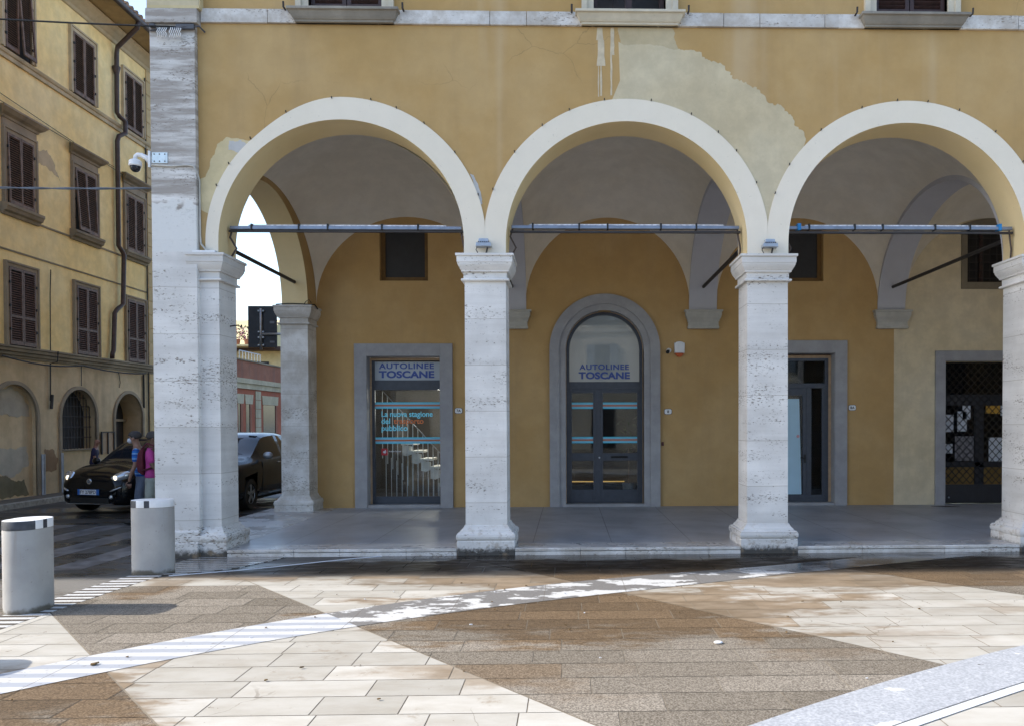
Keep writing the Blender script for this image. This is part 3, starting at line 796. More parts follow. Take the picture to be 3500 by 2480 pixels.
# ------------------------------------------------------------------ doors
def surround(x0, x1, zt, wd, y=D):
    mb = MB()
    mb.box(x0, x0+wd, y-.055, y+.02, -.02, zt); mb.box(x1-wd, x1, y-.055, y+.02, -.02, zt); mb.box(x0+wd, x1-wd, y-.055, y+.02, zt-wd, zt)
    mb.box(x0+wd-.03, x0+wd+.012, y-.03, y+.28, -.02, zt-wd+.0); mb.box(x1-wd-.012, x1-wd+.03, y-.03, y+.28, -.02, zt-wd); mb.box(x0+wd+.012, x1-wd-.012, y-.03, y+.28, zt-wd-.012, zt-wd+.03)
    return mb.build('door_surround', SURR, arcade, bevel=.005)
def strip(x0, x1, z, y, par):
    # its own origin at the strip's middle so the film pattern follows it
    o = MB().box(x0, x1, y-.0015, y+.0015, -.065+z, .065+z).build('striped_film', STRIPE, par)
    me = o.data; me.transform(Matrix.Translation((0, 0, -z))); o.location.z = z
    return o
YD = D+.20
# --- window door 7A
surround(-3.2, -1.215, 3.325, .25)
MB().box(-2.955, -2.90, YD-.02, YD+.06, .03, 3.04).box(-2.90, -1.43, YD-.02, YD+.06, 3.0, 3.04).build('door_lining', FRAMEL, arcade)
d7 = MB(); f0, f1 = -2.90, -1.44
d7.box(f0, f0+.06, YD-.02, YD+.05, .06, 3.0); d7.box(f1-.06, f1, YD-.02, YD+.05, .06, 3.0); d7.box(f0+.06, f1-.06, YD-.02, YD+.05, 2.98, 3.0)
d7.box(f0+.06, f1-.06, YD-.022, YD+.05, 2.40, 2.60); d7.box(f0+.06, f1-.06, YD-.02, YD+.05, .06, .21); d7.box(f0+.06, f1-.06, YD-.02, YD+.05, 2.98, 3.0)
d7o = d7.build('shop_window', FRAME, arcade, bevel=.004)
MB().box(f0+.06, f1-.06, YD+.01, YD+.016, .21, 2.40).build('pane', GLASS, d7o)
MB().box(f0+.06, f1-.06, YD+.01, YD+.016, 2.60, 2.98).build('sign_pane', FROST, d7o)
text('AUTOLINEE', .158, BLUEL, -2.19, YD+.006, 2.835, d7o, align='CENTER', bold=.0045, xs=1.22, spacing=1.12)
text('TOSCANE', .19, BLUEL, -2.19, YD+.006, 2.655, d7o, align='CENTER', bold=.008, xs=1.28, spacing=1.03)
strip(f0+.06, f1-.06, 2.085, YD+.006, d7o); strip(f0+.06, f1-.06, 1.365, YD+.006, d7o)
tx = -2.72
text('La nuova stagione', .158, CYAN, tx, YD+.006, 1.855, d7o, bold=.0032, xs=.93)
text('del', .158, CYAN, tx, YD+.006, 1.71, d7o, bold=.0032)
text('trasporto', .158, ORNG, tx+.26, YD+.006, 1.71, d7o, bold=.0032)
text('pubblico', .158, CYAN, tx, YD+.006, 1.565, d7o, bold=.0032)
text('Regione Toscana', .035, PAPER, tx+.16, YD+.006, 1.13, d7o, bold=.001)
MB().box(tx, tx+.13, YD+.003, YD+.007, 1.06, 1.20).build('red_logo', m_plain('red_film', (.42, .02, .03), .45), d7o)
lg = [(tx+.03, 1.12), (tx+.05, 1.15), (tx+.07, 1.145), (tx+.075, 1.17), (tx+.095, 1.16), (tx+.09, 1.14), (tx+.11, 1.13), (tx+.085, 1.12), (tx+.09, 1.09), (tx+.07, 1.11), (tx+.05, 1.09), (tx+.055, 1.115)]
MB().prism(lg, 'y', YD+.0005, YD+.0025).build('white_emblem', PAPER, d7o)
MB().box(-2.955, -1.43, D-.03, D+.28, -.01, .055).build('threshold', SURR, arcade)
# --- arched door 8
ax, az, rI, rO = 1.885, 3.20, .80, 1.13
def archband(r0, r1, y0, y1, zb=0., n=40, x=ax, z=az):
    mb = MB(); pr = []
    inn = [(x+r0, zb)] + [(x+r0*math.cos(PI*i/n), z+r0*math.sin(PI*i/n)) for i in range(n+1)] + [(x-r0, zb)]
    out = [(x+r1, zb)] + [(x+r1*math.cos(PI*i/n), z+r1*math.sin(PI*i/n)) for i in range(n+1)] + [(x-r1, zb)]
    F = lambda P, y: [(a, y, b) for a, b in P]
    mb.grid([F(inn, y0), F(out, y0)]); mb.grid([F(inn, y0), F(inn, y1)]); mb.grid([F(out, y0), F(out, y1)]); mb.grid([F(inn, y1), F(out, y1)])
    return mb
s8 = archband(.93, rO, D-.075, D+.02, -.02).build('door_surround', SURR, arcade, smooth='auto')
archband(rI, .945, D-.045, D+.17, -.02).build('inner_moulding', SURR, s8, smooth='auto')
archband(rI-.012, rI+.08, D+.16, D+.27, 0.02).build('door_lining', FRAMEL, arcade, smooth='auto')
d8 = archband(rI-.075, rI-.01, YD-.02, YD+.05, .06)
dx0, dx1 = ax-rI+.012, ax+rI-.012
d8.box(dx0+.06, dx1-.06, YD-.022, YD+.05, 2.40, 2.56)
d8.box(1.70, 1.80, YD-.024, YD+.05, .06, 2.40)
for a, b in ((dx0+.06, 1.70), (1.80, dx1-.06)):
    d8.box(a, a+.05, YD-.015, YD+.04, .06, 2.40); d8.box(b-.05, b, YD-.015, YD+.04, .06, 2.40)
    d8.box(a+.05, b-.05, YD-.015, YD+.04, .06, .33); d8.box(a+.05, b-.05, YD-.015, YD+.04, .93, 1.085); d8.box(a+.05, b-.05, YD-.015, YD+.04, 2.33, 2.40)
d8o = d8.build('arched_door', FRAME, arcade, bevel=.004)
lun = [(ax+(rI-.07)*math.cos(PI*i/40), az+(rI-.07)*math.sin(PI*i/40)) for i in range(41)] + [(ax-rI+.07, 2.55), (ax+rI-.07, 2.55)]
bmp = MB().prism(lun, 'y', YD+.012, YD+.018); 
FROST2 = N('frosted_lunette'); FROST2.p.inputs['Coat Weight'].default_value = 1.0; FROST2.p.inputs['Coat Roughness'].default_value = .02; FROST2.p.inputs['Coat IOR'].default_value = 1.8
FROST2 = FROST2.fin(FROST2.mix(FROST2.noise(1.2), (.25, .28, .285), (.30, .33, .335)), .4)
bmp.build('lunette_pane', FROST2, d8o)
gm = MB()
for a, b in ((dx0+.11, 1.65), (1.85, dx1-.11)):
    gm.box(a, b, YD+.01, YD+.016, .33, .93); gm.box(a, b, YD+.01, YD+.016, 1.085, 2.33)
    strip(a, b, 2.07, YD+.006, d8o); strip(a, b, 1.36, YD+.006, d8o)
gm.build('pane', GLASS, d8o)
text('AUTOLINEE', .152, BLUEL, ax, YD+.006, 2.81, d8o, align='CENTER', bold=.0045, xs=1.16, spacing=1.12)
text('TOSCANE', .19, BLUEL, ax, YD+.006, 2.625, d8o, align='CENTER', bold=.008, xs=1.20, spacing=1.03)
MB().tube([(2.02, YD-.03, 1.01), (2.36, YD-.03, 1.01)], .02, 8).build('handle', BLACK, d8o)
MB().lathe([(.001, 0), (.018, 0), (.018, -.03), (.001, -.03)], (1.775, YD-.024, .995), 10, 'y').build('lock', GREYM, d8o)
MB().box(1.05, 2.72, D-.05, D+.28, -.01, .052).build('threshold', SURR, arcade)
# --- door 8A
surround(4.87, 6.875, 3.385, .25)
MB().box(6.555, 6.62, YD-.02, YD+.06, .05, 3.10).box(5.12, 6.555, YD-.02, YD+.06, 3.04, 3.10).build('door_lining', FRAMEL, arcade)
dA = MB(); g0, g1 = 5.13, 6.555
dA.box(g1-.07, g1, YD-.02, YD+.05, .06, 3.04); dA.box(g0, g0+.07, YD-.02, YD+.05, .06, 3.04); dA.box(g0+.07, g1-.07, YD-.02, YD+.05, 2.98, 3.04)
dA.box(g0+.07, g1-.07, YD-.022, YD+.05, 2.42, 2.52); dA.box(g0+.07, g1-.07, YD-.02, YD+.05, .06, .2); dA.box(6.10, 6.20, YD-.024, YD+.05, .2, 2.42)
dA.box(6.02, 6.10, YD-.015, YD+.045, .2, 2.42); dA.box(g0+.07, 6.02, YD-.015, YD+.045, 2.27, 2.42); dA.box(g1-.13, g1-.07, YD-.015, YD+.045, .2, 2.42)
dAo = dA.build('glazed_door', FRAME, arcade, bevel=.004)
ga = MB().box(g0+.07, 6.02, YD+.012, YD+.018, .2, 2.27).box(6.20, g1-.13, YD+.012, YD+.018, .2, 2.42).box(g0+.07, g1-.07, YD+.012, YD+.018, 2.52, 2.98)
ga.build('pane', GLASS, dAo)
MB().prism([(g0+.07, .21), (6.0, .21), (5.95, 2.2), (g0+.07, 2.2)], 'y', YD+.004, YD+.009).build('blue_film', m_plain('pale_blue_film', (.42, .62, .74), .35, 0, .08, 1.), dAo)
MB().lathe([(.001, 0), (.032, 0), (.032, -.004), (.001, -.004)], (5.925, YD+.0035, 1.42), 18, 'y').build('round_sticker', m_plain('pink_sticker', (.62, .30, .32), .5), dAo)
MB().tube([(6.06, YD-.02, .97), (6.06, YD-.06, .97), (5.96, YD-.06, .975)], .012, 8).box(6.045, 6.08, YD-.03, YD-.014, .87, 1.04).build('handle', BLACK, dAo)
MB().box(5.05, 6.68, D-.03, D+.28, -.01, .055).build('threshold', SURR, arcade)
# --- grilled shop door
surround(8.715, 10.75, 3.17, .205)
dG = MB(); YG = D+.17
dG.box(8.915, 8.95, YG+.03, YG+.1, .06, 2.93); dG.box(10.51, 10.55, YG+.03, YG+.1, .06, 2.93); dG.box(8.95, 10.51, YG+.03, YG+.1, 2.05, 2.28); dG.box(9.66, 9.85, YG+.03, YG+.1, .38, 2.05)
dG.box(8.95, 10.51, YG+.03, YG+.1, .76, .87); dG.box(8.95, 10.51, YG+.02, YG+.1, .02, .40)
dGo = dG.build('grilled_door', m_plain('near_black_frame', (.018, .02, .026), .45), arcade)
OCW = m_plain('ochre_panel', (.17, .10, .022), .6)
MB().box(8.95, 9.66, YG+.06, YG+.08, .40, .76).box(9.85, 10.51, YG+.06, YG+.08, .40, .76).build('ochre_panel', OCW, dGo)
MB().box(8.95, 10.51, YG+.062, YG+.068, .87, 2.93).build('pane', GLASSD, dGo)
gr = MB(); st = .155
def diag(sign):
    k = -40
    while k < 60:
        # line x = x0 + sign*(z) clipped to the opening
        x0 = 8.93 + k*st; pts = []
        for z in (.42, 2.92):
            pts.append((x0+sign*(z-.42)*.92, z))
        (xa, za), (xb, zb_) = pts
        lo, hi = 8.93, 10.53
        def atx(xv): return za+(xv-xa)/(xb-xa)*(zb_-za)
        z0, z1 = sorted((atx(lo), atx(hi))); z0, z1 = max(.42, z0), min(2.92, z1)
        if z1-z0 > .02:
            xx = lambda z: xa+(z-za)/(zb_-za)*(xb-xa)
            gr.tube([(xx(z0), YG, z0), (xx(z1), YG, z1)], .0085, 4)
        k += 1
diag(1); diag(-1)
gr.build('lattice_grille', m_plain('grille_iron', (.02, .02, .022), .5, .3), dGo)
MB().ball((9.1, YG+.0, .13), .018).build('knob', GREYM, dGo)
# --- upper dark windows
for a, b, z0, z1 in ((-2.68, -1.705, 4.60, 5.715), (5.41, 6.39, 4.60, 5.715)):
    wf = MB().box(a+.0, a+.085, D+.13, D+.2, z0, z1).box(b-.085, b, D+.13, D+.2, z0, z1).box(a+.085, b-.085, D+.13, D+.2, z0, z0+.09).box(a+.085, b-.085, D+.13, D+.2, z1-.08, z1)
    wfo = wf.build('square_window', m_plain('ochre_frame', (.16, .085, .02), .6), arcade)
    MB().box(a+.085, b-.085, D+.16, D+.17, z0+.09, z1-.08).build('pane', m_plain('dark_screen', (.022, .022, .026), .55), wfo)
ga_, gb_, gz0, gz1 = 9.375, 10.4, 4.58, 5.72
gw = MB().box(ga_-.12, ga_, D-.03, D+.02, gz0-.14, gz1).box(gb_, gb_+.12, D-.03, D+.02, gz0-.14, gz1).box(ga_, gb_, D-.03, D+.02, gz0-.14, gz0)
hd = [(ga_-.12, gz1)] + [(ga_-.12+(gb_-ga_+.24)*i/12, gz1+.05+.12*math.sin(PI*i/12)) for i in range(13)] + [(gb_+.12, gz1)]
gw.prism(hd, 'y', D-.03, D+.02)
gwo = gw.build('grated_window', m_plaster('brown_grey_stone', (.20, .17, .125), (.24, .205, .15), .2), arcade)
gb2 = MB()
for i in range(7): gb2.tube([(ga_+.08+i*.145, D+.06, gz0), (ga_+.08+i*.145, D+.06, gz1)], .009, 5)
for i in range(7): gb2.tube([(ga_, D+.06, gz0+.09+i*.165), (gb_, D+.06, gz0+.09+i*.165)], .009, 5)
gb2.build('iron_grate', IRON, gwo)
MB().box(ga_, gb_, D+.2, D+.21, gz0, gz1).build('pane', m_plain('black_void', (.012, .011, .012), .3), gwo)
MB().box(ga_+.35, ga_+.43, D+.17, D+.2, gz0, gz1).build('sash_post', SHUTD, gwo)
# rooms behind the doors (open towards the portico)
def room(x0, x1, y0, y1, z0, z1, mat):
    mb = MB()
    mb.poly([(x0, y1, z0), (x1, y1, z0), (x1, y1, z1), (x0, y1, z1)]); mb.poly([(x0, y0, z0), (x0, y1, z0), (x0, y1, z1), (x0, y0, z1)]); mb.poly([(x1, y0, z0), (x1, y1, z0), (x1, y1, z1), (x1, y0, z1)])
    mb.poly([(x0, y0, z0), (x1, y0, z0), (x1, y1, z0), (x0, y1, z0)]); mb.poly([(x0, y0, z1), (x1, y0, z1), (x1, y1, z1), (x0, y1, z1)])
    return mb.build('room', mat, arcade, fix=False)
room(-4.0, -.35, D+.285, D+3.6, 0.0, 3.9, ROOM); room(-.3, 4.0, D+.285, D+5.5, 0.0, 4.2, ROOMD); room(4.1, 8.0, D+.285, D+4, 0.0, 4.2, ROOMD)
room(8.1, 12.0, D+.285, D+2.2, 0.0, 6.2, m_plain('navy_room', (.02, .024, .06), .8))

# --- staircase seen through the shop window
st_ = thing('staircase', (-2.1, D+1.2, 0), 'white indoor staircase with thin vertical rods seen through the lettered shop window', 'staircase')
STW = m_plain('white_stair', (.80, .79, .76), .5)
tr = MB(); sg = MB()
for i in range(7):
    x = -2.45+i*.20; z = 1.25-i*.17
    tr.box(x-.02, x+.23, D+.95, D+1.75, z, z+.045)
    sg.prism([(x, z-.22), (x+.10, z-.24), (x+.20, z-.20), (x+.20, z-.03), (x, z-.002)], 'y', D+1.0, D+1.06)
tr.build('treads', STW, st_); sg.build('stringer', STW, st_)
rd = MB()
for i in range(14):
    x = -2.86+i*.108; zt = 2.42-i*.118
    rd.tube([(x, D+.93, max(.04, zt-1.35-.1)), (x, D+.93, zt)], .0095, 5)
for i in range(11):
    x = -2.74+i*.112; rd.tube([(x, D+.72, .03), (x, D+.72, 1.05-i*.06)], .008, 5)
rd.build('balusters', WHITEP, st_)
MB().tube([(-2.86, D+.93, 2.42), (-2.86+13*.108, D+.93, 2.42-13*.118)], .012, 6).build('handrail', GREYM, st_)
MB().lathe([(.12, 0), (.12, 1.0)], (-2.35, D+1.45, 0), 18).build('column', m_plain('tan_column', (.35, .27, .17), .6), st_)
for i, (x, z) in enumerate(((-1.63, 2.35), (-1.72, 2.17))):
    b = thing('lamp_bulb', (x, D+1.9, z), ('higher' if i == 0 else 'lower')+' of two small lit bulbs glowing behind the lettered shop window', 'lamp', 'bulbs behind the shop window')
    MB().ball((x, D+1.9, z), .022).build('bulb', m_emit('bulb_glow', (1, .85, .6), 14), b); MB().tube([(x, D+1.9, z+.02), (x, D+1.9, 3.9)], .004, 5).build('flex', BLACK, b)
    ld = bpy.data.lights.new('bulb_light', 'POINT'); ld.energy = 22; ld.color = (1, .88, .72); ld.shadow_soft_size = .05
    lo = bpy.data.objects.new('bulb_light', ld); C.objects.link(lo); lo.parent = b; lo.location = (0, -.06, -.04)
# plant and yellow light strip behind the arched door
pl = thing('potted_plant', (2.42, D+.75, 0), 'leafy green potted plant standing inside behind the arched glass door', 'plant')
lv = MB(); rnd = random.Random(4)
for i in range(70):
    a = rnd.random()*2*PI; h = rnd.uniform(1.0, 1.85); r = rnd.uniform(.02, .22); cx, cy = 2.42+r*math.cos(a), D+.75+r*math.sin(a)*.6
    d = Vector((math.cos(a), math.sin(a), rnd.uniform(-.8, .8))).normalized(); s_ = d.cross(Vector((0, 0, 1))).normalized()*.014
    p = Vector((cx, cy, h)); lv.poly([p-s_*.4, p+d*.06-s_, p+d*.15, p+d*.06+s_])
lv.build('leaves', m_plain('leaf_green', (.10, .16, .035), .5, 0, .4), pl, fix=False)
MB().lathe([(.10, 0), (.14, .42), (.12, .42), (.1, .38)], (2.42, D+.75, 0), 16).build('pot', m_plain('pot_grey', (.25, .22, .2), .7), pl)
MB().tube([(2.42, D+.75, .38), (2.43, D+.75, 1.2)], .016, 6).build('stem', SHUT, pl)
ys = MB().box(1.2, 2.35, D+1.0, D+1.03, .43, .45)
tag(ys.build('light_strip', m_emit('amber_glow', (1, .55, .12), .2)), 'thin glowing amber light strip low behind the arched glass door', 'light')
# posters behind the grille
pos = [(9.0, 1.50, .22, .36, 'white'), (9.30, 1.51, .20, .42, 'white'), (9.41, 1.76, .17, .35, 'white'), (8.95, 1.05, .25, .2, 'white'), (9.90, 1.89, .30, .26, 'yellow'), (10.22, 1.84, .25, .25, 'white'), (9.97, .88, .50, .5, 'white'), (9.25, .89, .40, .52, 'grey')]
plab = ['small white notice left of the stacked sheets behind the grille', 'wide white sheet under the tallest notice behind the grille', 'tall narrow white notice beside the dark centre post of the grille', 'low white card near the left edge of the grilled shop door', 'yellow ochre sheet pinned behind the right half of the grille', 'white notice right of the yellow sheet behind the grille', 'large white poster low in the right half of the grille', 'grey patterned poster low in the left half of the grille']
for (x, z, ww, h, c), lb in zip(pos, plab):
    m = {'white': PAPER, 'yellow': m_plain('ochre_paper', (.62, .34, .05), .6), 'grey': m_plain('grey_print', (.20, .19, .20), .6, 0, .5, 22)}[c]
    mb = MB(); M = Matrix.Translation((x, YG+.055, z)) @ Matrix.Rotation(R(3 if c == 'yellow' else 0), 4, 'Y'); mb.box(0, ww, 0, .003, 0, h, M)
    tag(mb.build('poster', m), lb, 'poster', 'sheets behind the shop grille')

# ------------------------------------------------------------------ small fixtures on the arcade
def number_plate(txt, x, z, lb):
    t = thing('house_number', (x, D-.02, z), lb, 'house number', 'oval house number plates')
    pts = [(x+.072*math.copysign(abs(math.cos(a))**.5, math.cos(a)), z+.052*math.copysign(abs(math.sin(a))**.5, math.sin(a))) for a in [2*PI*i/28 for i in range(28)]]
    MB().prism([(x+(p[0]-x)*1.12, z+(p[1]-z)*1.15) for p in pts], 'y', D-.012, D+.005).build('rim', m_plain('plate_rim', (.02, .03, .06), .5), t)
    MB().prism(pts, 'y', D-.018, D-.010).build('plate', WHITEP, t)
    text(txt, .075, BLACK, x, D-.0195, z-.026, t, align='CENTER', bold=.0015)
number_plate('7A', -1.10, 1.97, 'white oval house number 7A right of the square shop window')
number_plate('8', 3.18, 1.94, 'white oval house number 8 right of the arched door')
number_plate('8A', 6.99, 2.01, 'white oval house number 8A right of the grey framed door')
ab = thing('alarm_box', (3.41, D, 3.2), 'white alarm siren with an orange lens on the wall right of the arched door', 'alarm')
pa = [(3.31, 3.13), (3.51, 3.13), (3.515, 3.34)] + [(3.41+.105*math.cos(R(20+140*i/8)), 3.30+.06*math.sin(R(20+140*i/8))) for i in range(9)] + [(3.305, 3.34)]
MB().prism(pa, 'y', D-.09, D).build('housing', WHITEP, ab, bevel=.012)
MB().prism([(3.315, 3.128), (3.505, 3.128), (3.47, 3.07), (3.41, 3.045), (3.35, 3.07)], 'y', D-.08, D).build('lens', m_plain('orange_lens', (.55, .10, .02), .3), ab, bevel=.01)
bc_ = thing('bullet_camera', (3.19, D, 3.17), 'small white bullet camera with black lens beside the alarm siren', 'security camera')
MB().lathe([(.005, -.01), (.05, -.01), (.05, -.04), (.02, -.06)], (3.195, D, 3.18), 16, 'y').build('mount', WHITEP, bc_, smooth='auto')
MB().tube([(3.195, D-.05, 3.18), (3.17, D-.12, 3.155)], .034, 12).build('housing', WHITEP, bc_, smooth='auto')
MB().tube([(3.17, D-.12, 3.155), (3.15, D-.16, 3.135)], .036, 12).build('lens', BLACK, bc_, smooth='auto')
tag(MB().box(3.045, 3.09, D-.035, D, 1.24, 1.32).build('call_button', m_plain('dark_red_box', (.10, .02, .02), .5), bevel=.006), 'small dark red call box on the wall right of the arched door', 'button')
tag(MB().prism([(8.48, 5.02), (8.72, 4.86), (9.02, 4.92), (8.8, 5.06)], 'z', .0015, .006).build('floor_grate', m_plain('rusty_cover', (.05, .042, .036), .7)), 'dark rusty drain cover in the portico floor before the grilled shop', 'drain cover')
# dome camera on the corner
dc = thing('dome_camera', (-4.47, -.06, 5.3), 'white dome security camera on a curved arm at the building corner', 'security camera')
MB().box(-4.452, -4.245, -.092, -.080, 5.215, 5.36).build('mounting_plate', m_plain('pale_steel_plate', (.58, .66, .70), .35, .3), dc, bevel=.003)
bl = MB()
for bx_ in (-4.42, -4.35, -4.28):
    for bz in (5.24, 5.335): bl.lathe([(.001, -.004), (.009, -.004), (.009, 0), (.001, 0)], (bx_, -.092, bz), 8, 'y')
bl.build('bolts', IRON, dc)
MB().box(-4.50, -4.472, -.10, .06, 5.16, 5.38).build('wall_bracket', WHITEP, dc, bevel=.004)
arm = [(-4.50, -.02, 5.25), (-4.56, -.02, 5.31), (-4.63, -.02, 5.345), (-4.68, -.02, 5.35), (-4.705, -.02, 5.33), (-4.71, -.02, 5.29)]
MB().tube(arm, [.05, .034, .03, .028, .027, .027], 12).build('arm', WHITEP, dc, smooth=True)
MB().lathe([(.03, .0), (.06, -.012), (.079, -.03), (.083, -.085), (.074, -.098), (.01, -.098)], (-4.71, -.02, 5.29), 24).build('housing', WHITEP, dc, smooth='auto')
MB().lathe([(.068, -.098), (.066, -.12), (.055, -.148), (.034, -.168), (.004, -.176)], (-4.71, -.02, 5.29), 24).build('dome', m_plain('smoked_dome', (.012, .014, .02), .06), dc, smooth=True)
cdt = MB(); cdt.tube([(-4.46, -.09, 5.19), (-4.2, -.092, 5.175), (-3.98, -.092, 5.19), (-3.90, -.09, 5.18), (-3.862, -.07, 5.10), (-3.855, -.02, 5.0), (-3.853, -.02, 4.25), (-3.84, -.03, 4.15), (-3.76, -.05, 4.06), (-3.66, -.05, 4.045)], .013, 8)
tag(cdt.build('cable_conduit', m_plain('grey_conduit', (.50, .49, .45), .5), smooth=True), 'grey cable conduit running from the dome camera down beside the left arch', 'conduit')
tag(MB().box(-3.93, -3.62, -.10, -.02, ZC+.001, ZC+.03).build('cable_box', WHITEP, bevel=.006), 'flat white cable trunking lying on the corner capital below the conduit', 'cable trunking')
# flood lights on the capitals
def flood(x, lb, tilt):
    t = thing('floodlight', (x, -.07, ZC), lb, 'floodlight', 'small grey floodlights on the capitals')
    bd = MB(); bd.rings([[(x-a, -.07-b, z), (x+a, -.07-b, z), (x+a, -.07+b, z), (x-a, -.07+b, z)] for a, b, z in ((.105, .07, ZC+.085), (.098, .068, ZC+.135), (.07, .05, ZC+.145), (.062, .045, ZC+.195))])
    bd.build('housing', GREYM, t, bevel=.004)
    f = MB()
    for i in range(6): f.box(x-.07+i*.026, x-.06+i*.026, -.145, .0, ZC+.138, ZC+.150)
    f.build('cooling_fins', IRON, t)
    MB().tube([(x-.09, -.07, ZC+.09), (x-.105, -.075, ZC+.05), (x-.08, -.08, ZC+.003)], .006, 6).tube([(x+.05, -.05, ZC+.09), (x+.03, -.05, ZC+.002)], .012, 6).build('bracket', IRON, t)
flood(-.01, 'grey floodlight standing on the capital between the first and second arch', 0)
flood(3.91, 'grey floodlight standing on the capital between the second and third arch', 1)
# light bars across the arches
LBAR = m_plain('bar_grey_metal', (.22, .26, .34), .35, .5)
names_ = ['grey light bar spanning the left arch above its square shop window', 'grey light bar spanning the middle arch above the arched door', 'grey light bar with blue tape spanning the right arch']
for k, c in enumerate(ARC[:3]):
    t = thing('light_bar', (c, .255, 4.42), names_[k], 'light fixture', 'light bars across the arches')
    z = 4.408 + .02*(k > 0); a, b = c-RI+.06, c+RI-.06
    MB().box(a, b, .215, .295, z, z+.045).build('housing', LBAR, t, bevel=.006)
    MB().tube([(a+.25, .255, z+.055), (c-.4, .255, z+.058), (c+.5, .255, z+.056), (b-.22, .255, z+.055)], .016, 8).build('tube', m_plain('dirty_white_tube', (.66, .66, .66), .4, 0, .3, 20), t)
    cw_ = MB()
    for q in (a+.3, a+.95, a+1.35, a+2.1, a+2.6): cw_.box(q-.012, q+.012, .208, .302, z-.006, z+.075)
    cw_.build('clamps', BLACK, t)
    CBL = m_plain('brown_cable', (.07, .05, .045), .6)
    MB().tube([(b-.02, .27, z+.02), (b+.0, .28, z-.12), (b+.03, .3, z-.26), (b+.02, .3, ZC+.01)], .014, 6).build('cable', CBL, t, smooth=True)
    MB().tube([(a+.02, .27, z+.02), (a-.02, .28, z-.1), (a+.06, .3, z-.25), (a-.02, .3, ZC+.01)], .014, 6).build('cable', CBL, t, smooth=True)
    if k == 2:
        MB().box(a+.13, a+.18, .20, .31, z-.012, z+.08).box(b-.2, b-.16, .20, .31, z-.012, z+.08).build('blue_tape', m_plain('blue_tape', (.01, .20, .50), .4), t)
gl_ = thing('globe_lamp', (1.79, .40, 7.50), 'round white globe lamp inside the dark middle upper window', 'lamp')
MB().ball((1.79, .40, 7.50), .075, 20, 12).build('globe', m_emit('globe_glow', (1, .97, .9), 1.2), gl_, smooth=True); MB().tube([(1.79, .40, 7.57), (1.79, .40, 8.2)], .008, 6).build('stem', IRON, gl_)
# small iron hooks round the archivolts
for c in ARC:
    for k_, a_ in enumerate((22, 38, 52, 66, 80, 96, 112, 128, 144, 158)):
        aa = R(a_+3*math.sin(k_*5+c)); rr_ = (RO if c > -1.9 or a_ < 90 else RO-.132*min(1, (a_-90)/42))+.004; hx_, hz_ = c+rr_*math.cos(aa), ZS+rr_*math.sin(aa)
        MB().tube([(hx_, .0, hz_), (hx_, -.03, hz_), (hx_, -.035, hz_+.02)], .008, 5).build('hook', IRON, arcade)
# wires and white cable coils at the corner
def wire(pts, r, mat, label, name='overhead_wire'):
    return tag(MB().tube(pts, r, 6).build(name, mat, smooth=True), label, 'wire')
def sag(p, q, s, n=16): return [tuple(Vector(p).lerp(Vector(q), i/n) - Vector((0, 0, s*4*(i/n)*(1-i/n)))) for i in range(n+1)]
wire(sag((-11.6, -.9, 7.20), (-4.0, -.1, 7.03), .10), .011, BLACK, 'upper black wire from the yellow building to the corner cornice')
tw = MB(); P = sag((-11.6, -.6, 5.02), (-4.47, -.02, 4.90), .10, 60)
for ph in (0, PI): tw.tube([(p[0], p[1]+.008*math.cos(i*.9+ph), p[2]+.008*math.sin(i*.9+ph)) for i, p in enumerate(P)], .009, 6)
tag(tw.build('overhead_wire', m_plain('grey_cable', (.12, .14, .17), .45), smooth=True), 'thick twisted grey cable below the dome camera crossing the side street', 'wire')
wc = MB(); rr = random.Random(2)
for k in range(11):
    x = -4.34+k*.027+(.03 if k > 4 else 0)
    wc.tube([(x+rr.uniform(-.01, .01), -.115, 7.02), (x+.012, -.13, 6.99), (x-.012, -.125, 6.955), (x+.01, -.13, 6.925), (x-.008, -.12, 6.89-rr.uniform(0, .02))], .006, 5)
tag(wc.build('cable_coil', WHITEP, smooth=True), 'bunch of white coiled cable ends hanging under the corner cornice', 'cable')
jb = MB().box(-4.10, -3.86, -.125, -.085, 7.0, 7.06).box(-4.45, -4.38, -.13, -.085, 7.02, 7.06)
jb.tube([(-4.45, -.1, 6.98), (-4.0, -.12, 7.02), (-3.80, -.1, 7.04), (-3.76, -.02, 7.0)], .012, 6)
tag(jb.build('junction_box', m_plain('dark_grey_plastic', (.07, .075, .09), .5)), 'dark junction box and cable under the corner cornice block', 'junction box')
hk = MB().tube([(-3.62, .35, 3.08), (-3.50, .35, 3.095), (-3.47, .35, 3.07), (-3.455, .35, 3.10)], .010, 6)
tag(hk.build('iron_hook', IRON, smooth=True), 'small iron hook on the side of the corner pier', 'hook')
def cables_on(z, x, y, lb):
    mb = MB(); mb.tube([(x-.35, y-.02, z+.01), (x-.1, y-.06, z+.018), (x+.15, y-.05, z+.012), (x+.38, y+.05, z+.01), (x+.39, y+.2, z-.05)], .012, 6)
    mb.tube([(x+.2, y-.04, z+.01), (x+.24, y-.05, z+.06), (x+.3, y-.05, z+.10), (x+.34, y-.04, z+.03)], .007, 5)
    return tag(mb.build('loose_cable', BLACK, smooth=True), lb, 'cable')
cables_on(4.03, -4.22, 4.84, 'black loose cable lying on the rear pier capital by the side street')

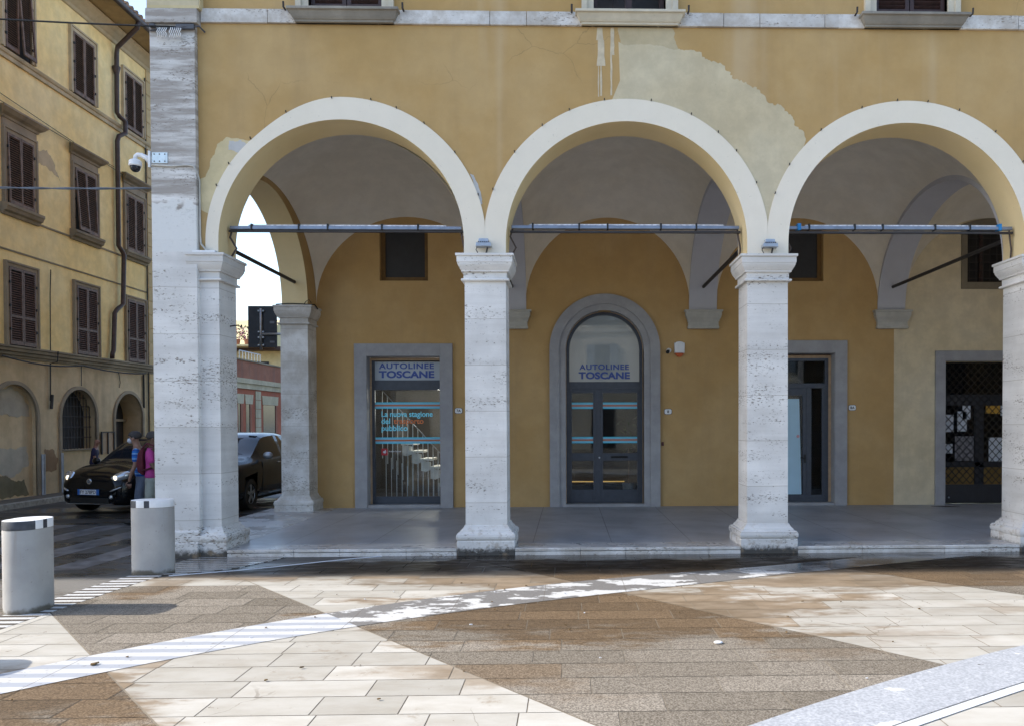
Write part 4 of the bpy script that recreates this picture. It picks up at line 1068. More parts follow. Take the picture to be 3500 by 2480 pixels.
# ------------------------------------------------------------------ LEFT YELLOW BUILDING
X0 = -11.6
YEL = m_plaster('yellow_plaster', (.89, .67, .30), (.90, .73, .39), .2)
YELB = m_plaster('brown_ground_plaster', (.54, .41, .24), (.64, .51, .33), .6)
LST = m_plaster('old_brown_stone', (.23, .19, .13), (.34, .29, .215), .8, .8)
LSD = m_plaster('dark_window_stone', (.27, .22, .155), (.35, .29, .21), .6, .8)
yb = thing('yellow_apartment_building', (X0, 6, 0), 'old yellow plastered apartment building with brown louvred shutters across the side street', 'building')
YN, YF = -1.15, 14.1
# ground floor arched recesses
ARCHES = [(7.72, .79, 1.85, 0.02, .10), (10.18, .75, 1.87, 1.08, .32), (12.57, .73, 1.87, 0.02, .55), (5.27, .79, 1.85, .02, .10), (2.8, .75, 1.87, 1.08, .3), (.4, .75, 1.87, 1.08, .3)]
gw_ = MB()
def strips(mb, X, z_top, y0, y1, arches):
    ys = {y0, y1}
    for c, r, zs, zb, d in arches:
        ys |= {c-r, c+r} | {c - r*math.cos(PI*i/24) for i in range(25)}
    ys = sorted(ys)
    for a, b in zip(ys[:-1], ys[1:]):
        if b-a < 1e-6: continue
        m = (a+b)/2; hit = [q for q in arches if abs(m-q[0]) < q[1]]
        if hit:
            c, r, zs, zb, d = hit[0]
            f = lambda y: zs+math.sqrt(max(0, r*r-(y-c)**2))
            mb.poly([(X, a, f(a)), (X, b, f(b)), (X, b, z_top), (X, a, z_top)])
            if zb > .05: mb.poly([(X, a, -.1), (X, b, -.1), (X, b, zb), (X, a, zb)])
        else: mb.poly([(X, a, -.1), (X, b, -.1), (X, b, z_top), (X, a, z_top)])
strips(gw_, X0, 3.26, YN, YF, ARCHES)
for c, r, zs, zb, d in ARCHES:
    arcp = [(c-r, zb)] + [(c-r*math.cos(PI*i/24), zs+r*math.sin(PI*i/24)) for i in range(25)] + [(c+r, zb)]
    gw_.grid([[(X0, a, b) for a, b in arcp], [(X0-d, a, b) for a, b in arcp]])
    gw_.poly([(X0, c-r, zb), (X0, c+r, zb), (X0-d, c+r, zb), (X0-d, c-r, zb)])
gw_.build('ground_floor_wall', YELB, yb, fix=False)
for k, (c, r, zs, zb, d) in enumerate(ARCHES):
    arcp = [(c-r, zb)] + [(c-r*math.cos(PI*i/24), zs+r*math.sin(PI*i/24)) for i in range(25)] + [(c+r, zb)]
    o = MB().prism(arcp, 'x', X0-d-.02, X0-d).build('arch_infill', YELB if d < .2 else ROOMD, yb)
    q = [(c-r, max(0, zb if zb < .5 else 0))] + arcp[1:-1] + [(c+r, max(0, zb if zb < .5 else 0))]
    q2 = [(c-r-.085, q[0][1])] + [(c-(r+.085)*math.cos(PI*i/24), zs+(r+.085)*math.sin(PI*i/24)) for i in range(25)] + [(c+r+.085, q[0][1])]
    tr_ = MB(); F = lambda P, x: [(x, a, b) for a, b in P]
    tr_.grid([F(q, X0+.045), F(q2, X0+.045)]); tr_.grid([F(q2, X0+.045), F(q2, X0-.005)]); tr_.grid([F(q, X0+.045), F(q, X0-.02)])
    tr_.build('arch_trim', LSD, yb, smooth='auto')
    if 1 < zb < 1.2:
        gg = MB()
        for i in range(11):
            y_ = c-r+.07+i*(2*r-.14)/10; zt = zs+math.sqrt(max(0, r*r-(y_-c)**2)); gg.tube([(X0-.12, y_, zb), (X0-.12, y_, zt)], .010, 5)
        for z_ in (1.38, 1.65, 1.92, 2.19, 2.42):
            hw = r if z_ < zs else math.sqrt(max(0, r*r-(z_-zs)**2)); gg.tube([(X0-.12, c-hw, z_), (X0-.12, c+hw, z_)], .011, 5)
        gg.build('window_bars', IRON, yb); MB().box(X0-.02, X0+.06, c-r, c+r, zb-.03, zb+.001).build('window_sill', LST, yb)
# doorway with orange door in the third arch
dd = MB().box(X0-.50, X0-.47, 11.86, 12.50, 0.0, 1.80)
ddo = dd.build('wooden_door', m_plain('orange_wood', (.30, .115, .025), .5, 0, .25, 8), yb)
pn = MB()
for z0, z1 in ((.2, .75), (.85, 1.35), (1.42, 1.72)): pn.box(X0-.47, X0-.455, 11.95, 12.42, z0, z1)
pn.build('door_panels', m_plain('orange_wood_dark', (.24, .085, .018), .5, 0, .25, 8), ddo, bevel=.006)
MB().box(X0-.52, X0-.44, 11.84, 13.3, 1.80, 1.87).build('transom', LST, yb)
# upper wall: one box with window recesses is hidden behind the shutters
uw = MB(); uw.poly([(X0, YN, 3.26), (X0, YF, 3.26), (X0, YF, 12.9), (X0, YN, 12.9)])
uw.poly([(X0, YN, -.1), (X0-12, YN, -.1), (X0-12, YN, 12.9), (X0, YN, 12.9)]); uw.poly([(X0, YF, -.1), (X0-12, YF, -.1), (X0-12, YF, 12.9), (X0, YF, 12.9)])
uw.poly([(X0-12, YN, -.1), (X0-12, YF, -.1), (X0-12, YF, 12.9), (X0-12, YN, 12.9)])
uw.build('wall', YEL, yb, fix=False)
# quoins at the far corner
qn = MB(); z = 0.05
while z < 12.3:
    qn.box(X0-.01, X0+.03, 13.72, YF+.02, z, z+.40); z += .415
qn.build('quoins', m_plaster('quoin_plaster', (.50, .37, .19), (.56, .43, .24), .5), yb, bevel=.006)
# ledge, strings, cornice, eave, roof, gutter
def hmould(name, prof, mat, y0=YN, y1=YF+.05):
    pts = [(X0+a, b) for a, b in prof]
    mb = MB(); n = len(pts); mb.rings([[(a, y0, b) for a, b in pts], [(a, y1, b) for a, b in pts]]); return mb.build(name, mat, yb)
hmould('ledge', [(-.01, 3.24), (.04, 3.24), (.05, 3.29), (.09, 3.30), (.10, 3.36), (.15, 3.38), (.16, 3.44), (.19, 3.46), (.19, 3.50), (-.01, 3.52)], LST)
hmould('string_course', [(-.01, 10.0), (.05, 10.0), (.05, 10.09), (.08, 10.11), (.10, 10.16), (.10, 10.18), (-.01, 10.19)], m_plaster('pale_string', (.46, .37, .22), (.54, .45, .30), .7))
hmould('thin_moulding', [(-.01, 5.665), (.02, 5.665), (.025, 5.70), (-.01, 5.705)], LST)
hmould('sill_line', [(-.01, 6.49), (.025, 6.49), (.03, 6.53), (-.01, 6.535)], LST)
hmould('cornice', [(-.01, 12.38), (.04, 12.40), (.06, 12.48), (.10, 12.52), (.16, 12.60), (.22, 12.66), (.26, 12.72), (.26, 12.76), (-.01, 12.78)], m_plaster('cornice_plaster', (.46, .38, .24), (.52, .44, .30), .6))
hmould('eave', [(-.01, 12.79), (.28, 12.79), (.80, 12.86), (.80, 12.93), (-.01, 13.2)], m_plaster('eave_plaster', (.42, .33, .18), (.50, .40, .23), .6), YN-.1, YF+.5)
gt = MB(); gt.tube([(X0+.86, YN-.1, 12.90), (X0+.86, YF+.55, 12.90)], .075, 10); gt.build('gutter', BROWNM, yb, smooth=True)
rt = MB(); rt.poly([(X0+.82, YN-.1, 12.97), (X0+.82, YF+.5, 12.97), (X0-5.5, YF+.5, 14.9), (X0-5.5, YN-.1, 14.9)]); rt.poly([(X0-12.5, YN-.1, 12.97), (X0-12.5, YF+.5, 12.97), (X0-5.5, YF+.5, 14.9), (X0-5.5, YN-.1, 14.9)])
TERR = m_plain('old_roof_tiles', (.22, .15, .10), .85, 0, .4, 3)
y_ = YN
while y_ < YF+.5:
    rt.tube([(X0+.90, y_, 13.0), (X0-1.5, y_, 13.62)], .085, 8); y_ += .24
rt.build('roof', TERR, yb)
# windows of the yellow building
def shutter_leaf(y0, y1, z0, z1, x, tilt=0, pane=False):
    mb = MB(); M = Matrix.Translation((x, 0, z1)) @ Matrix.Rotation(-tilt, 4, 'Y') @ Matrix.Translation((-x, 0, -z1)) if tilt else Matrix.Identity(4)
    f = .045
    mb.box(x, x+.035, y0, y0+f, z0, z1, M); mb.box(x, x+.035, y1-f, y1, z0, z1, M); mb.box(x, x+.035, y0+f, y1-f, z0, z0+.09, M); mb.box(x, x+.035, y0+f, y1-f, z1-.06, z1, M)
    zz = [z0+.09, z1-.06]
    if pane: zm = z0+.62; mb.box(x, x+.035, y0+f, y1-f, zm, zm+.06, M); zz = [z0+.09, zm, zm+.06, z1-.06]
    for a, b in zip(zz[::2], zz[1::2]):
        z = a+.03
        while z < b-.01:
            Ms = M @ Matrix.Translation((x+.016, 0, z)) @ Matrix.Rotation(R(40), 4, 'Y'); mb.box(-.024, .024, y0+f, y1-f, -.004, .004, Ms); z += .052
    return mb
def window(yc, floor, tilts=(0, 0), first=True):
    z0, z1 = {3: (10.25, 11.83), 2: (6.72, 8.34), 1: (3.53, 5.31)}[floor]
    hw = .455; ex = {3: .135, 2: .13, 1: .12}[floor]
    fr = MB()
    zb_ = z0-.0 if floor != 1 else 3.51
    for s in (-1, 1):
        a, b = sorted((yc+s*hw, yc+s*(hw+ex))); fr.box(X0-.005, X0+.05, a, b, zb_, z1)
        a, b = sorted((yc+s*(hw+ex*.65), yc+s*(hw+ex))); fr.box(X0+.05, X0+.075, a, b, zb_, z1+ex*.65)
    fr.box(X0-.005, X0+.05, yc-hw-ex, yc+hw+ex, z1, z1+ex*.65); fr.box(X0-.005, X0+.076, yc-hw-ex, yc+hw+ex, z1+ex*.65, z1+ex)
    if floor == 2: fr.box(X0-.005, X0+.04, yc-hw-ex, yc+hw+ex, z1+ex, z1+.32)
    wo_ = fr.build('window', LSD if floor != 3 else m_plaster('pale_window_stone', (.46, .37, .24), (.54, .45, .31), .6), yb)
    MB().box(X0+.0005, X0+.006, yc-hw, yc+hw, zb_, z1).build('pane', ROOMD, wo_)
    for k, (a, b) in enumerate(((yc-hw+.005, yc-.004), (yc+.004, yc+hw-.005))):
        shutter_leaf(a, b, z0+.01, z1-.01, X0+.03, R(tilts[k]), floor == 1).build('shutter', SHUT if floor == 1 else SHUTB, wo_)
    if floor == 2:
        hp = [(0, 8.64), (.06, 8.64), (.08, 8.69), (.15, 8.74), (.20, 8.80), (.22, 8.82), (.22, 8.86), (0, 8.92)]
        MB().rings([[(X0+a, yc-hw-ex-.02-max(0, a-.04)*1.0, b) for a, b in hp], [(X0+a, yc+hw+ex+.02+max(0, a-.04)*1.0, b) for a, b in hp]]).build('hood', LST, wo_)
        sp = [(0, 6.46), (.05, 6.46), (.07, 6.52), (.13, 6.55), (.16, 6.62), (.18, 6.64), (.18, 6.70), (0, 6.72)]
        MB().rings([[(X0+a, yc-hw-ex-.06, b) for a, b in sp], [(X0+a, yc+hw+ex+.06, b) for a, b in sp]]).build('sill', LST, wo_)
    hg = MB()
    for s in (-1, 1):
        for t in (.2, .5, .8): hg.box(X0+.05, X0+.085, yc+s*hw-.015, yc+s*hw+.015, z0+(z1-z0)*t-.03, z0+(z1-z0)*t+.03)
    hg.build('hinge', BLACK, wo_)
SHUTB = m_plain('weathered_shutter', (.16, .10, .07), .65, 0, .35, 10)
for i, yc in enumerate((.75, 3.2, 5.65, 8.02, 10.55, 12.98)):
    window(yc, 3, (0, 4) if i == 3 else (0, 0)); window(yc, 2, (1.5, 0) if i == 3 else ((4, 2) if i == 4 else (0, 0))); window(yc, 1)
dp = MB().tube([(X0+.86, 11.72, 12.86), (X0+.82, 11.74, 12.70), (X0+.13, 12.0, 12.28), (X0+.10, 12.0, 12.10), (X0+.10, 11.98, 10.45), (X0+.13, 12.06, 10.36), (X0+.2, 12.22, 10.28), (X0+.2, 12.22, 9.95), (X0+.12, 12.02, 9.80), (X0+.1, 11.98, 9.65), (X0+.1, 11.98, 6.72), (X0+.14, 12.1, 6.58), (X0+.16, 12.14, 6.5), (X0+.14, 12.10, 5.1), (X0+.11, 11.85, 4.92), (X0+.1, 11.74, 4.8), (X0+.1, 11.66, 3.75), (X0+.1, 11.60, 3.66), (X0+.1, 11.58, 3.53)], .062, 10)
dp.build('downpipe', BROWNM, yb, smooth=True)
MB().tube([(X0+.1, 11.98, 11.72), (X0+.1, 11.98, 11.5)], [.11, .065], 10).build('pipe_collar', BROWNM, yb)
cb_ = MB()
cb_.tube([(X0+.05, 9.05, 5.5), (X0+.04, 9.03, 4.9), (X0+.035, 9.02, 3.5)], .012, 5); cb_.tube([(X0+.22, 9.02, 3.5), (X0+.2, 9.02, 3.25), (X0+.04, 9.0, 3.2), (X0+.03, 9.0, 2.3)], .016, 5)
cb_.tube([(X0+.06, 9.03, 2.45), (X0+.05, 9.0, 2.1)], .035, 6)
cb_.tube(sag((X0+.12, 7.2, 3.25), (X0+.12, 10.2, 3.24), .10, 12), .018, 5); cb_.tube(sag((X0+.12, 10.2, 3.24), (X0+.12, 13.3, 3.22), .06, 12), .018, 5)
cb_.tube([(X0+.03, 10.28, 3.22), (X0+.03, 10.27, 2.72)], .010, 5); cb_.tube([(X0+.03, 12.02, 3.2), (X0+.03, 12.1, 2.9), (X0+.03, 12.05, 2.75)], .010, 5)
cb_.tube([(X0+.04, 13.35, 3.2), (X0+.04, 13.35, 2.2)], .03, 6); cb_.tube([(X0+.04, 13.62, 12.1), (X0+.04, 13.62, .2)], .022, 6)
cb_.tube(sag((X0+.05, -1, 9.2), (X0+.05, 11.9, 8.9), .05), .008, 5); cb_.tube(sag((X0+.05, -1, 9.75), (X0+.05, 13.5, 8.75), .05), .008, 5)
cb_.tube([(X0+.05, 6.9, 2.9), (X0+.05, 7.2, 2.9)], .02, 5)
cb_.build('wall_cable', m_plain('black_cable', (.03, .028, .026), .6), yb)
MB().tube([(X0+.05, 8.66, .02), (X0+.05, 8.66, 1.0)], .05, 8).build('ground_pipe', GREYM, yb); MB().tube([(X0+.05, 9.40, .0), (X0+.05, 9.40, 1.0)], .035, 8).build('ground_pipe', GREYM, yb)
def lsheet(pts, x, mat, name, seed, th=.004):
    o = sheet(ragged([(a, b, .03) for a, b in pts], 0, seed, .04), 0, name, mat, yb, th)
    # turn the sheet from the x-z plane into the y-z plane of this wall
    o.data.transform(Matrix(((0, -1, 0, x), (1, 0, 0, 0), (0, 0, 1, 0), (0, 0, 0, 1)))); o.data.transform(Matrix.Translation(-yb.location))
    return o
BRICK = m_plaster('exposed_brick', (.26, .16, .085), (.36, .25, .15), .6)
lsheet([(8.75, .55), (9.25, .60), (9.32, .85), (9.1, 1.12), (8.78, 1.1)], X0, BRICK, 'bare_patch', 21)
lsheet([(8.70, 8.0), (9.2, 7.95), (9.55, 7.8), (9.3, 8.2), (9.05, 8.42), (8.72, 8.3)], X0, m_plaster('pale_flake', (.50, .40, .25), (.56, .46, .31), .3), 'bare_patch', 22)
lsheet([(6.95, 0.05), (8.35, .05), (8.2, .42), (7.9, .40), (7.6, .55), (6.95, .6)], X0-.099, m_plaster('mossy_plaster', (.13, .115, .06), (.24, .21, .14), .6), 'moss_stain', 23)
lsheet([(6.95, .66), (7.8, .5), (8.36, .75), (8.30, 1.2), (7.6, 1.15), (6.95, 1.25)], X0-.099, m_plaster('grey_repair', (.42, .38, .31), (.48, .44, .36), .4), 'plaster_repair', 24)
lsheet([(6.95, 1.95), (8.42, 1.9), (8.35, 2.2), (8.0, 2.5), (7.7, 2.58), (7.2, 2.4), (6.95, 2.2)], X0-.099, m_plaster('grey_repair_upper', (.40, .36, .29), (.46, .42, .34), .3), 'plaster_repair', 25)
# notice frame by the door
nb = thing('notice_board', (X0+.06, 11.45, 1.1), 'dark metal notice frame on the wall left of the orange door', 'notice board')
MB().box(X0+.03, X0+.06, 11.12, 11.16, .9, 1.52).box(X0+.03, X0+.06, 11.42, 11.45, .9, 1.52).box(X0+.03, X0+.06, 11.72, 11.76, .9, 1.52).box(X0+.03, X0+.06, 11.16, 11.72, 1.49, 1.52).build('frame', IRON, nb)
MB().box(X0+.02, X0+.028, 11.16, 11.72, .92, 1.5).build('panel', m_plain('tan_panel', (.36, .24, .14), .6), nb)

# ------------------------------------------------------------------ street beyond the side arch
rb = thing('red_shop_building', (-12.5, 26, 0), 'low red building with cream window heads and pilasters far along the side street', 'building')
RX = -12.5
REDP = m_plaster('red_plaster', (.33, .10, .06), (.39, .13, .08), .6); REDT = m_plaster('rust_plaster', (.28, .115, .075), (.33, .15, .10), .8); CRS = m_plaster('cream_stone', (.46, .395, .28), (.53, .47, .35), .5)
MB().box(RX-9, RX, 16., 36, -.1, 3.2).build('wall', REDP, rb); MB().box(RX-9, RX+.01, 16., 36, 3.62, 4.36).build('parapet', REDT, rb)
MB().box(RX-.02, RX+.16, 16., 36, 3.42, 3.62).box(RX-.02, RX+.08, 16., 36, 3.2, 3.42).build('cornice', CRS, rb); MB().box(RX-9, RX+.06, 16, 36, 4.36, 4.42).build('coping', LST, rb)
for y0 in (17.6, 21.4, 24.38, 28.2, 32): 
    pb = MB(); z = 0
    while z < 3.15: pb.box(RX-.01, RX+.04, y0, y0+.6, z, z+.38); z += .395
    pb.build('pilaster', CRS, rb, bevel=.01)
for y0, y1 in ((22.55, 23.0), (23.38, 23.98), (25.30, 27.0), (28.95, 30.6), (18.5, 19.1), (19.6, 20.2)):
    wn = MB().box(RX-.01, RX+.008, y0, y1, 0.1, 2.56).build('window', m_plain('shop_glass_dark', (.03, .03, .032), .12), rb)
    MB().prism([(y0-.08, 2.57), (y1+.08, 2.57), (y1+.16, 2.97), (y0-.16, 2.97)], 'x', RX-.01, RX+.03).build('window_head', CRS, wn)
    MB().box(RX, RX+.03, y1-.22, y1-.02, .1, 2.56).build('shutter', REDT, wn)
hs = thing('pale_yellow_house', (-19, 44, 0), 'pale yellow house with a dark eave and gable far behind the red building', 'house')
HY = m_plaster('pale_yellow', (.66, .54, .28), (.70, .59, .35), .2)
MB().box(-30, -12, 40, 52, -.1, 6.25).build('wall', HY, hs); MB().box(-30.5, -11.6, 39.4, 52, 6.26, 6.48).build('eave', m_plain('dark_brown_eave', (.06, .035, .03), .7), hs)
MB().prism([(41, 6.5), (52, 6.5), (46.5, 9.0)], 'x', -30, -19.0).build('roof', HY, hs)
MB().box(-19.6, -17.6, 39.95, 40.02, 4.6, 5.6).box(-16.6, -15.6, 39.95, 40.02, 4.6, 5.6).build('window', ROOMD, hs)
sol = MB().tube([(-18.9, 40.5, 5.2), (-18.2, 40.5, 4.9)], .04, 5)
bt = thing('roof_railing', (-15.5, 29, 4.42), 'grey metal railing frame on the roof of the red building', 'railing')
rl_ = MB()
for i in range(8): rl_.tube([(-13.6, 25.5+i*.35, 4.4), (-13.6, 25.5+i*.35, 5.0)], .02, 5)
rl_.tube([(-13.6, 25.5, 5.0), (-13.6, 27.95, 5.0)], .025, 5); rl_.build('bars', GREYM, bt); MB().box(-14.6, -13.7, 23.6, 25.4, 4.42, 5.0).build('box', GREYM, bt)
# balcony with flowers of a house left of the sign
fl = thing('flower_pots', (-18.3, 38.6, 6.5), 'balcony pots with pink flowers behind the road sign', 'flowers')
fp = MB(); ff = MB(); fg = MB(); rnd = random.Random(8)
for i in range(3): MB().lathe([(.14, 0), (.2, .34)], (-19.0+i*.62, 38.6, 6.5), 10).build('pot', m_plain('terracotta_pot', (.32, .13, .07), .8), fl)
for i in range(260):
    a = Vector((rnd.uniform(-19.4, -17.4), 38.6+rnd.uniform(-.25, .25), rnd.uniform(6.85, 7.65))); d = Vector((rnd.uniform(-1, 1), rnd.uniform(-1, 1), rnd.uniform(-1, 1))).normalized()*.07; e = d.orthogonal().normalized()*.05
    (ff if rnd.random() < .4 else fg).poly([a-d, a+e, a+d, a-e])
ff.build('blossoms', m_plain('pink_blossom', (.55, .14, .25), .6), fl, fix=False); fg.build('leaves', m_plain('flower_leaves', (.06, .10, .03), .6), fl, fix=False)
MB().box(-19.8, -17.0, 38.2, 39.4, 6.4, 6.5).build('ledge', HY, fl)
# road sign seen from behind
rs = thing('road_sign', (-6.79, 10, 0), 'dark back of a large road sign on a grey post beyond the side arch', 'road sign')
MB().box(-7.14, -6.40, 9.99, 10.02, 3.68, 4.75).build('panel', m_plain('sign_back_dark', (.035, .042, .055), .5, .3), rs, bevel=.006)
pp = MB().tube([(-6.79, 9.94, 3.62), (-6.79, 9.94, 4.68)], .035, 10).tube([(-6.79, 9.94, 4.02), (-5.9, 9.94, 4.02)], .032, 10).tube([(-5.9, 9.94, -.1), (-5.9, 9.94, 4.06)], .05, 10)
pp.build('post', GREYM, rs, smooth=True)
ck = MB()
for z in (4.62, 4.08, 3.94, 3.74): ck.box(-6.87, -6.71, 9.93, 9.985, z-.018, z+.018)
ck.build('clamps', GREYM, rs); MB().box(-6.58, -6.46, 9.983, 9.989, 4.30, 4.36).box(-6.58, -6.46, 9.983, 9.989, 3.80, 3.85).build('label', m_plain('grey_label', (.16, .18, .22), .5), rs)
# thin far wire
wire(sag((-11.8, 22, 6.2), (-4.4, 15, 6.6), .1), .012, m_plain('thin_wire_grey', (.25, .28, .3), .5), 'thin wire against the white sky seen through the side arch')
# building opposite, behind the photographer: mirrored in the door glass and closing the square
ob = thing('opposite_house', (2, -33, 0), 'pale house with shuttered windows across the square mirrored in the arched door glass', 'house')
OBM = m_plaster('pale_grey_plaster', (.60, .55, .45), (.66, .61, .51), .3)
MB().box(-26, 30, -41, -31, -.1, 11.5).build('wall', OBM, ob); MB().box(-26.5, 30.5, -41.5, -30.4, 11.5, 11.7).build('roof', TERR, ob); MB().box(-26, 30, -31, -30.9, 4.3, 4.5).box(-26, 30, -31, -30.9, 7.9, 8.05).build('string_course', STONE, ob)
for i in range(12):
    for z in (5.0, 8.5):
        x = -23+i*4.5
        wn = MB().box(x-.75, x+.75, -31, -30.93, z-.1, z+2.3).build('window', STONE, ob)
        MB().box(x-.5, x+.5, -30.93, -30.91, z, z+2.1).build('pane', m_plain('far_glass', (.05, .06, .07), .15), wn); MB().box(x-1.1, x-.55, -30.92, -30.87, z, z+2.1).box(x+.55, x+1.1, -30.92, -30.87, z, z+2.1).build('shutter', m_plain('grey_blue_shutter', (.20, .24, .28), .6), wn)
    MB().box(-23.8+i*4.5, -22.2+i*4.5, -31, -30.95, 0, 3.0).build('shop_front', ROOMD, ob)

ob.location = (2, -36, 0); ob.rotation_euler.z = R(12)  # angle set so the front catches sun, for bounce and a brighter mirror image

# ------------------------------------------------------------------ bollards
def m_concrete():
    n = N('cast_concrete'); c = n.mix(n.rng(n.noise(2.4, det=6), .3, .72), (.34, .33, .315), (.43, .42, .40))
    p = n.rng(n.vor(13, n.add(n.scale((.25, .25, .25), n.noise(9, col=True)))), .115, .06); c = n.mix(n.math('MULTIPLY', p, .75), c, (.14, .12, .10))
    o = n.xyz(); s = n.math('MULTIPLY', n.rng(n.noise(1, n.scale((16, 16, 1.2)), det=3), .58, .7), n.rng(o[2], .2, .9)); c = n.mix(n.math('MULTIPLY', s, .35), c, (.28, .22, .16))
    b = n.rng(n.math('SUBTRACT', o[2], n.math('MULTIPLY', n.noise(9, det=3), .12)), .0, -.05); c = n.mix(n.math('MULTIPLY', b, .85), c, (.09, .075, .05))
    n.bump(n.math('SUBTRACT', n.noise(30, det=4), p), .3, .006); return n.fin(c, .82, 0, .25)
CONC = m_concrete()
def m_cap():
    n = N('black_white_cap'); o = n.xyz()
    an = n.math('ARCTAN2', o[1], o[0])
    def iv(a, b): return n.math('MULTIPLY', n.math('GREATER_THAN', an, R(a)), n.math('LESS_THAN', an, R(b)))
    top = n.math('MAXIMUM', n.math('MAXIMUM', iv(-170, -40), iv(-13, 7)), iv(100, 125))
    side = n.math('LESS_THAN', o[2], .798+.09-.0015)
    sc_ = n.rng(n.noise(14, det=5), .3, .7)
    c = n.mix(n.math('MULTIPLY', top, side), n.mix(sc_, (.72, .73, .74), (.80, .80, .80)), n.mix(sc_, (.022, .026, .035), (.06, .065, .08)))
    return n.fin(c, .55)
CAPM = m_cap()
def stadium(r, l, n=14): return [(r*math.cos(R(-180+180*i/n)), -l+r*math.sin(R(-180+180*i/n))) for i in range(n+1)] + [(r*math.cos(R(180*i/n)), l+r*math.sin(R(180*i/n))) for i in range(n+1)]
def bollard(x, y, lb, rz):
    t = thing('bollard', (x, y, ZG), lb, 'bollard', 'concrete bollards along the striped band', rz)
    return t
B0 = bollard(-4.13, -3.17, 'nearer concrete bollard with a mostly black banded cap at the left picture edge', 0)
s0 = stadium(.17, .07); H_ = .888
MB().rings([[(a*k, b*k, z) for a, b in s0] for k, z in ((1.0, -.01), (1.0, .79), (.985, .80))]).build('body', CONC, B0, smooth='auto', local=True)
MB().rings([[(a*k, b*k, z) for a, b in s0] for k, z in ((.99, .802), (1.005, .804), (1.005, .882), (.99, H_))]).build('cap', CAPM, B0, smooth='auto', local=True)
MB().lathe([(.002, 0), (.012, 0)], (.03, -.232, .62), 10, 'y').build('bolt_hole', BLACK, B0, local=True)
for (x, y, lb, rz) in ((-3.93, -1.20, 'farther concrete bollard with a mostly white banded cap beside the corner pier', R(-83)), (-4.28, -5.08, 'concrete bollard just left of the picture casting a shadow on the striped arc', R(20))):
    b = copy_tree(B0); b.location = (x, y, ZG); b.rotation_euler.z = rz; b['label'] = lb

# ------------------------------------------------------------------ cars
def catmull(st, n=6):
    out = []; k = len(st)
    for i in range(k-1):
        p0, p1, p2, p3 = (np.array(st[max(0, min(k-1, j))], float) for j in (i-1, i, i+1, i+2))
        for j in range(n):
            t = j/n; out.append(.5*((2*p1)+(-p0+p2)*t+(2*p0-5*p1+4*p2-p3)*t*t+(-p0+3*p1-3*p2+p3)*t**3))
    out.append(np.array(st[-1], float)); return out
def car(name, loc, lb, st, paint, ws, sw, wheels, wr, rear=None, rz=0):
    t = thing(name, loc, lb, 'car', None, rz)
    S = catmull(st, 5); secs = []
    for y, zb, zs, w_, zr, wr_ in S:
        h = [(0, zb), (w_*.82, zb), (w_*.955, zb+.05), (w_*.985, zb+.16), (w_, zs-.22), (w_*.985, zs-.05), (w_*.95, zs), (wr_+(w_*.95-wr_)*.45, zs+(zr-zs)*.55), (wr_+(w_*.95-wr_)*.1, zs+(zr-zs)*.88), (wr_*.9, zr-.015*(zr > zs+.1)), (wr_*.55, zr+.012), (0, zr+.018)]
        secs.append((y, h))
    body, glass, wins, reg = MB(), MB(), {-1: MB(), 1: MB()}, MB()
    for (ya, ha), (yb_, hb) in zip(secs[:-1], secs[1:]):
        ym = (ya+yb_)/2
        for s in (-1, 1):
            for k in range(len(ha)-1):
                f = [(s*ha[k][0], ya, ha[k][1]), (s*ha[k+1][0], ya, ha[k+1][1]), (s*hb[k+1][0], yb_, hb[k+1][1]), (s*hb[k][0], yb_, hb[k][1])]
                if s < 0: f = f[::-1]
                tgt = body
                if ws[0] < ym < ws[1] and k >= 8: tgt = glass
                elif rear and rear[0] < ym < rear[1] and k >= 8: tgt = glass
                elif sw[0] < ym < sw[1] and k in (6, 7) and not any(abs(ym-p) < .04 for p in sw[2:]): tgt = wins[s]
                # wheel arches
                if k in (1, 2, 3) and any(math.hypot(ym-wy, (ha[k][1]+ha[k+1][1])/2-wr) < wr*1.12 for wy in wheels): continue
                tgt.poly(f)
    for y, h in (secs[0], secs[-1]): body.poly([(a, y, b) for a, b in h] + [(-a, y, b) for a, b in h[-2:0:-1]])
    def weld(o):
        bm = bmesh.new(); bm.from_mesh(o.data); bmesh.ops.remove_doubles(bm, verts=bm.verts, dist=.0005); bmesh.ops.recalc_face_normals(bm, faces=bm.faces); bm.to_mesh(o.data); bm.free(); return o
    bo = weld(body.build('body', paint, t, smooth='auto', local=True, fix=False))
    weld(glass.build('windscreen', CARGL, t, smooth=True, local=True, fix=False)); [weld(wins[s].build('side_window', CARGL, t, smooth='auto', local=True, fix=False)) for s in (-1, 1)]
    hw = max(s[3] for s in st)
    MB().box(-hw*.8, hw*.8, .5, st[-1][0]-.3, .16, .5).build('underbody', BLACK, t, local=True)
    for wy in wheels:
        for s in (-1, 1):
            q = MB(); x1 = s*(hw-.02); x0 = s*(hw-.22)
            q.lathe([(wr*.62, x0), (wr*.96, x0), (wr, x0+s*.03), (wr, x1-s*.03), (wr*.96, x1), (wr*.66, x1), (wr*.62, x1-s*.02)], (0, wy, wr), 28, 'x')
            wh = q.build('wheel', BLACK, t, smooth='auto', local=True)
            sp = MB(); sp.lathe([(wr*.62, x1-s*.03), (wr*.60, x1-s*.01), (wr*.56, x1-s*.04), (.05, x1-s*.05), (.05, x1-s*.02), (.001, x1-s*.02)], (0, wy, wr), 24, 'x')
            for i in range(5):
                M = Matrix.Translation((x1-s*.02, wy, wr)) @ Matrix.Rotation(2*PI*i/5, 4, 'X'); sp.box(-.012, .012, -.03, .03, .03, wr*.6, M)
            sp.build('rim', GREYM if name == 'dark_grey_car' else IRON, wh, local=True)
    return t, hw
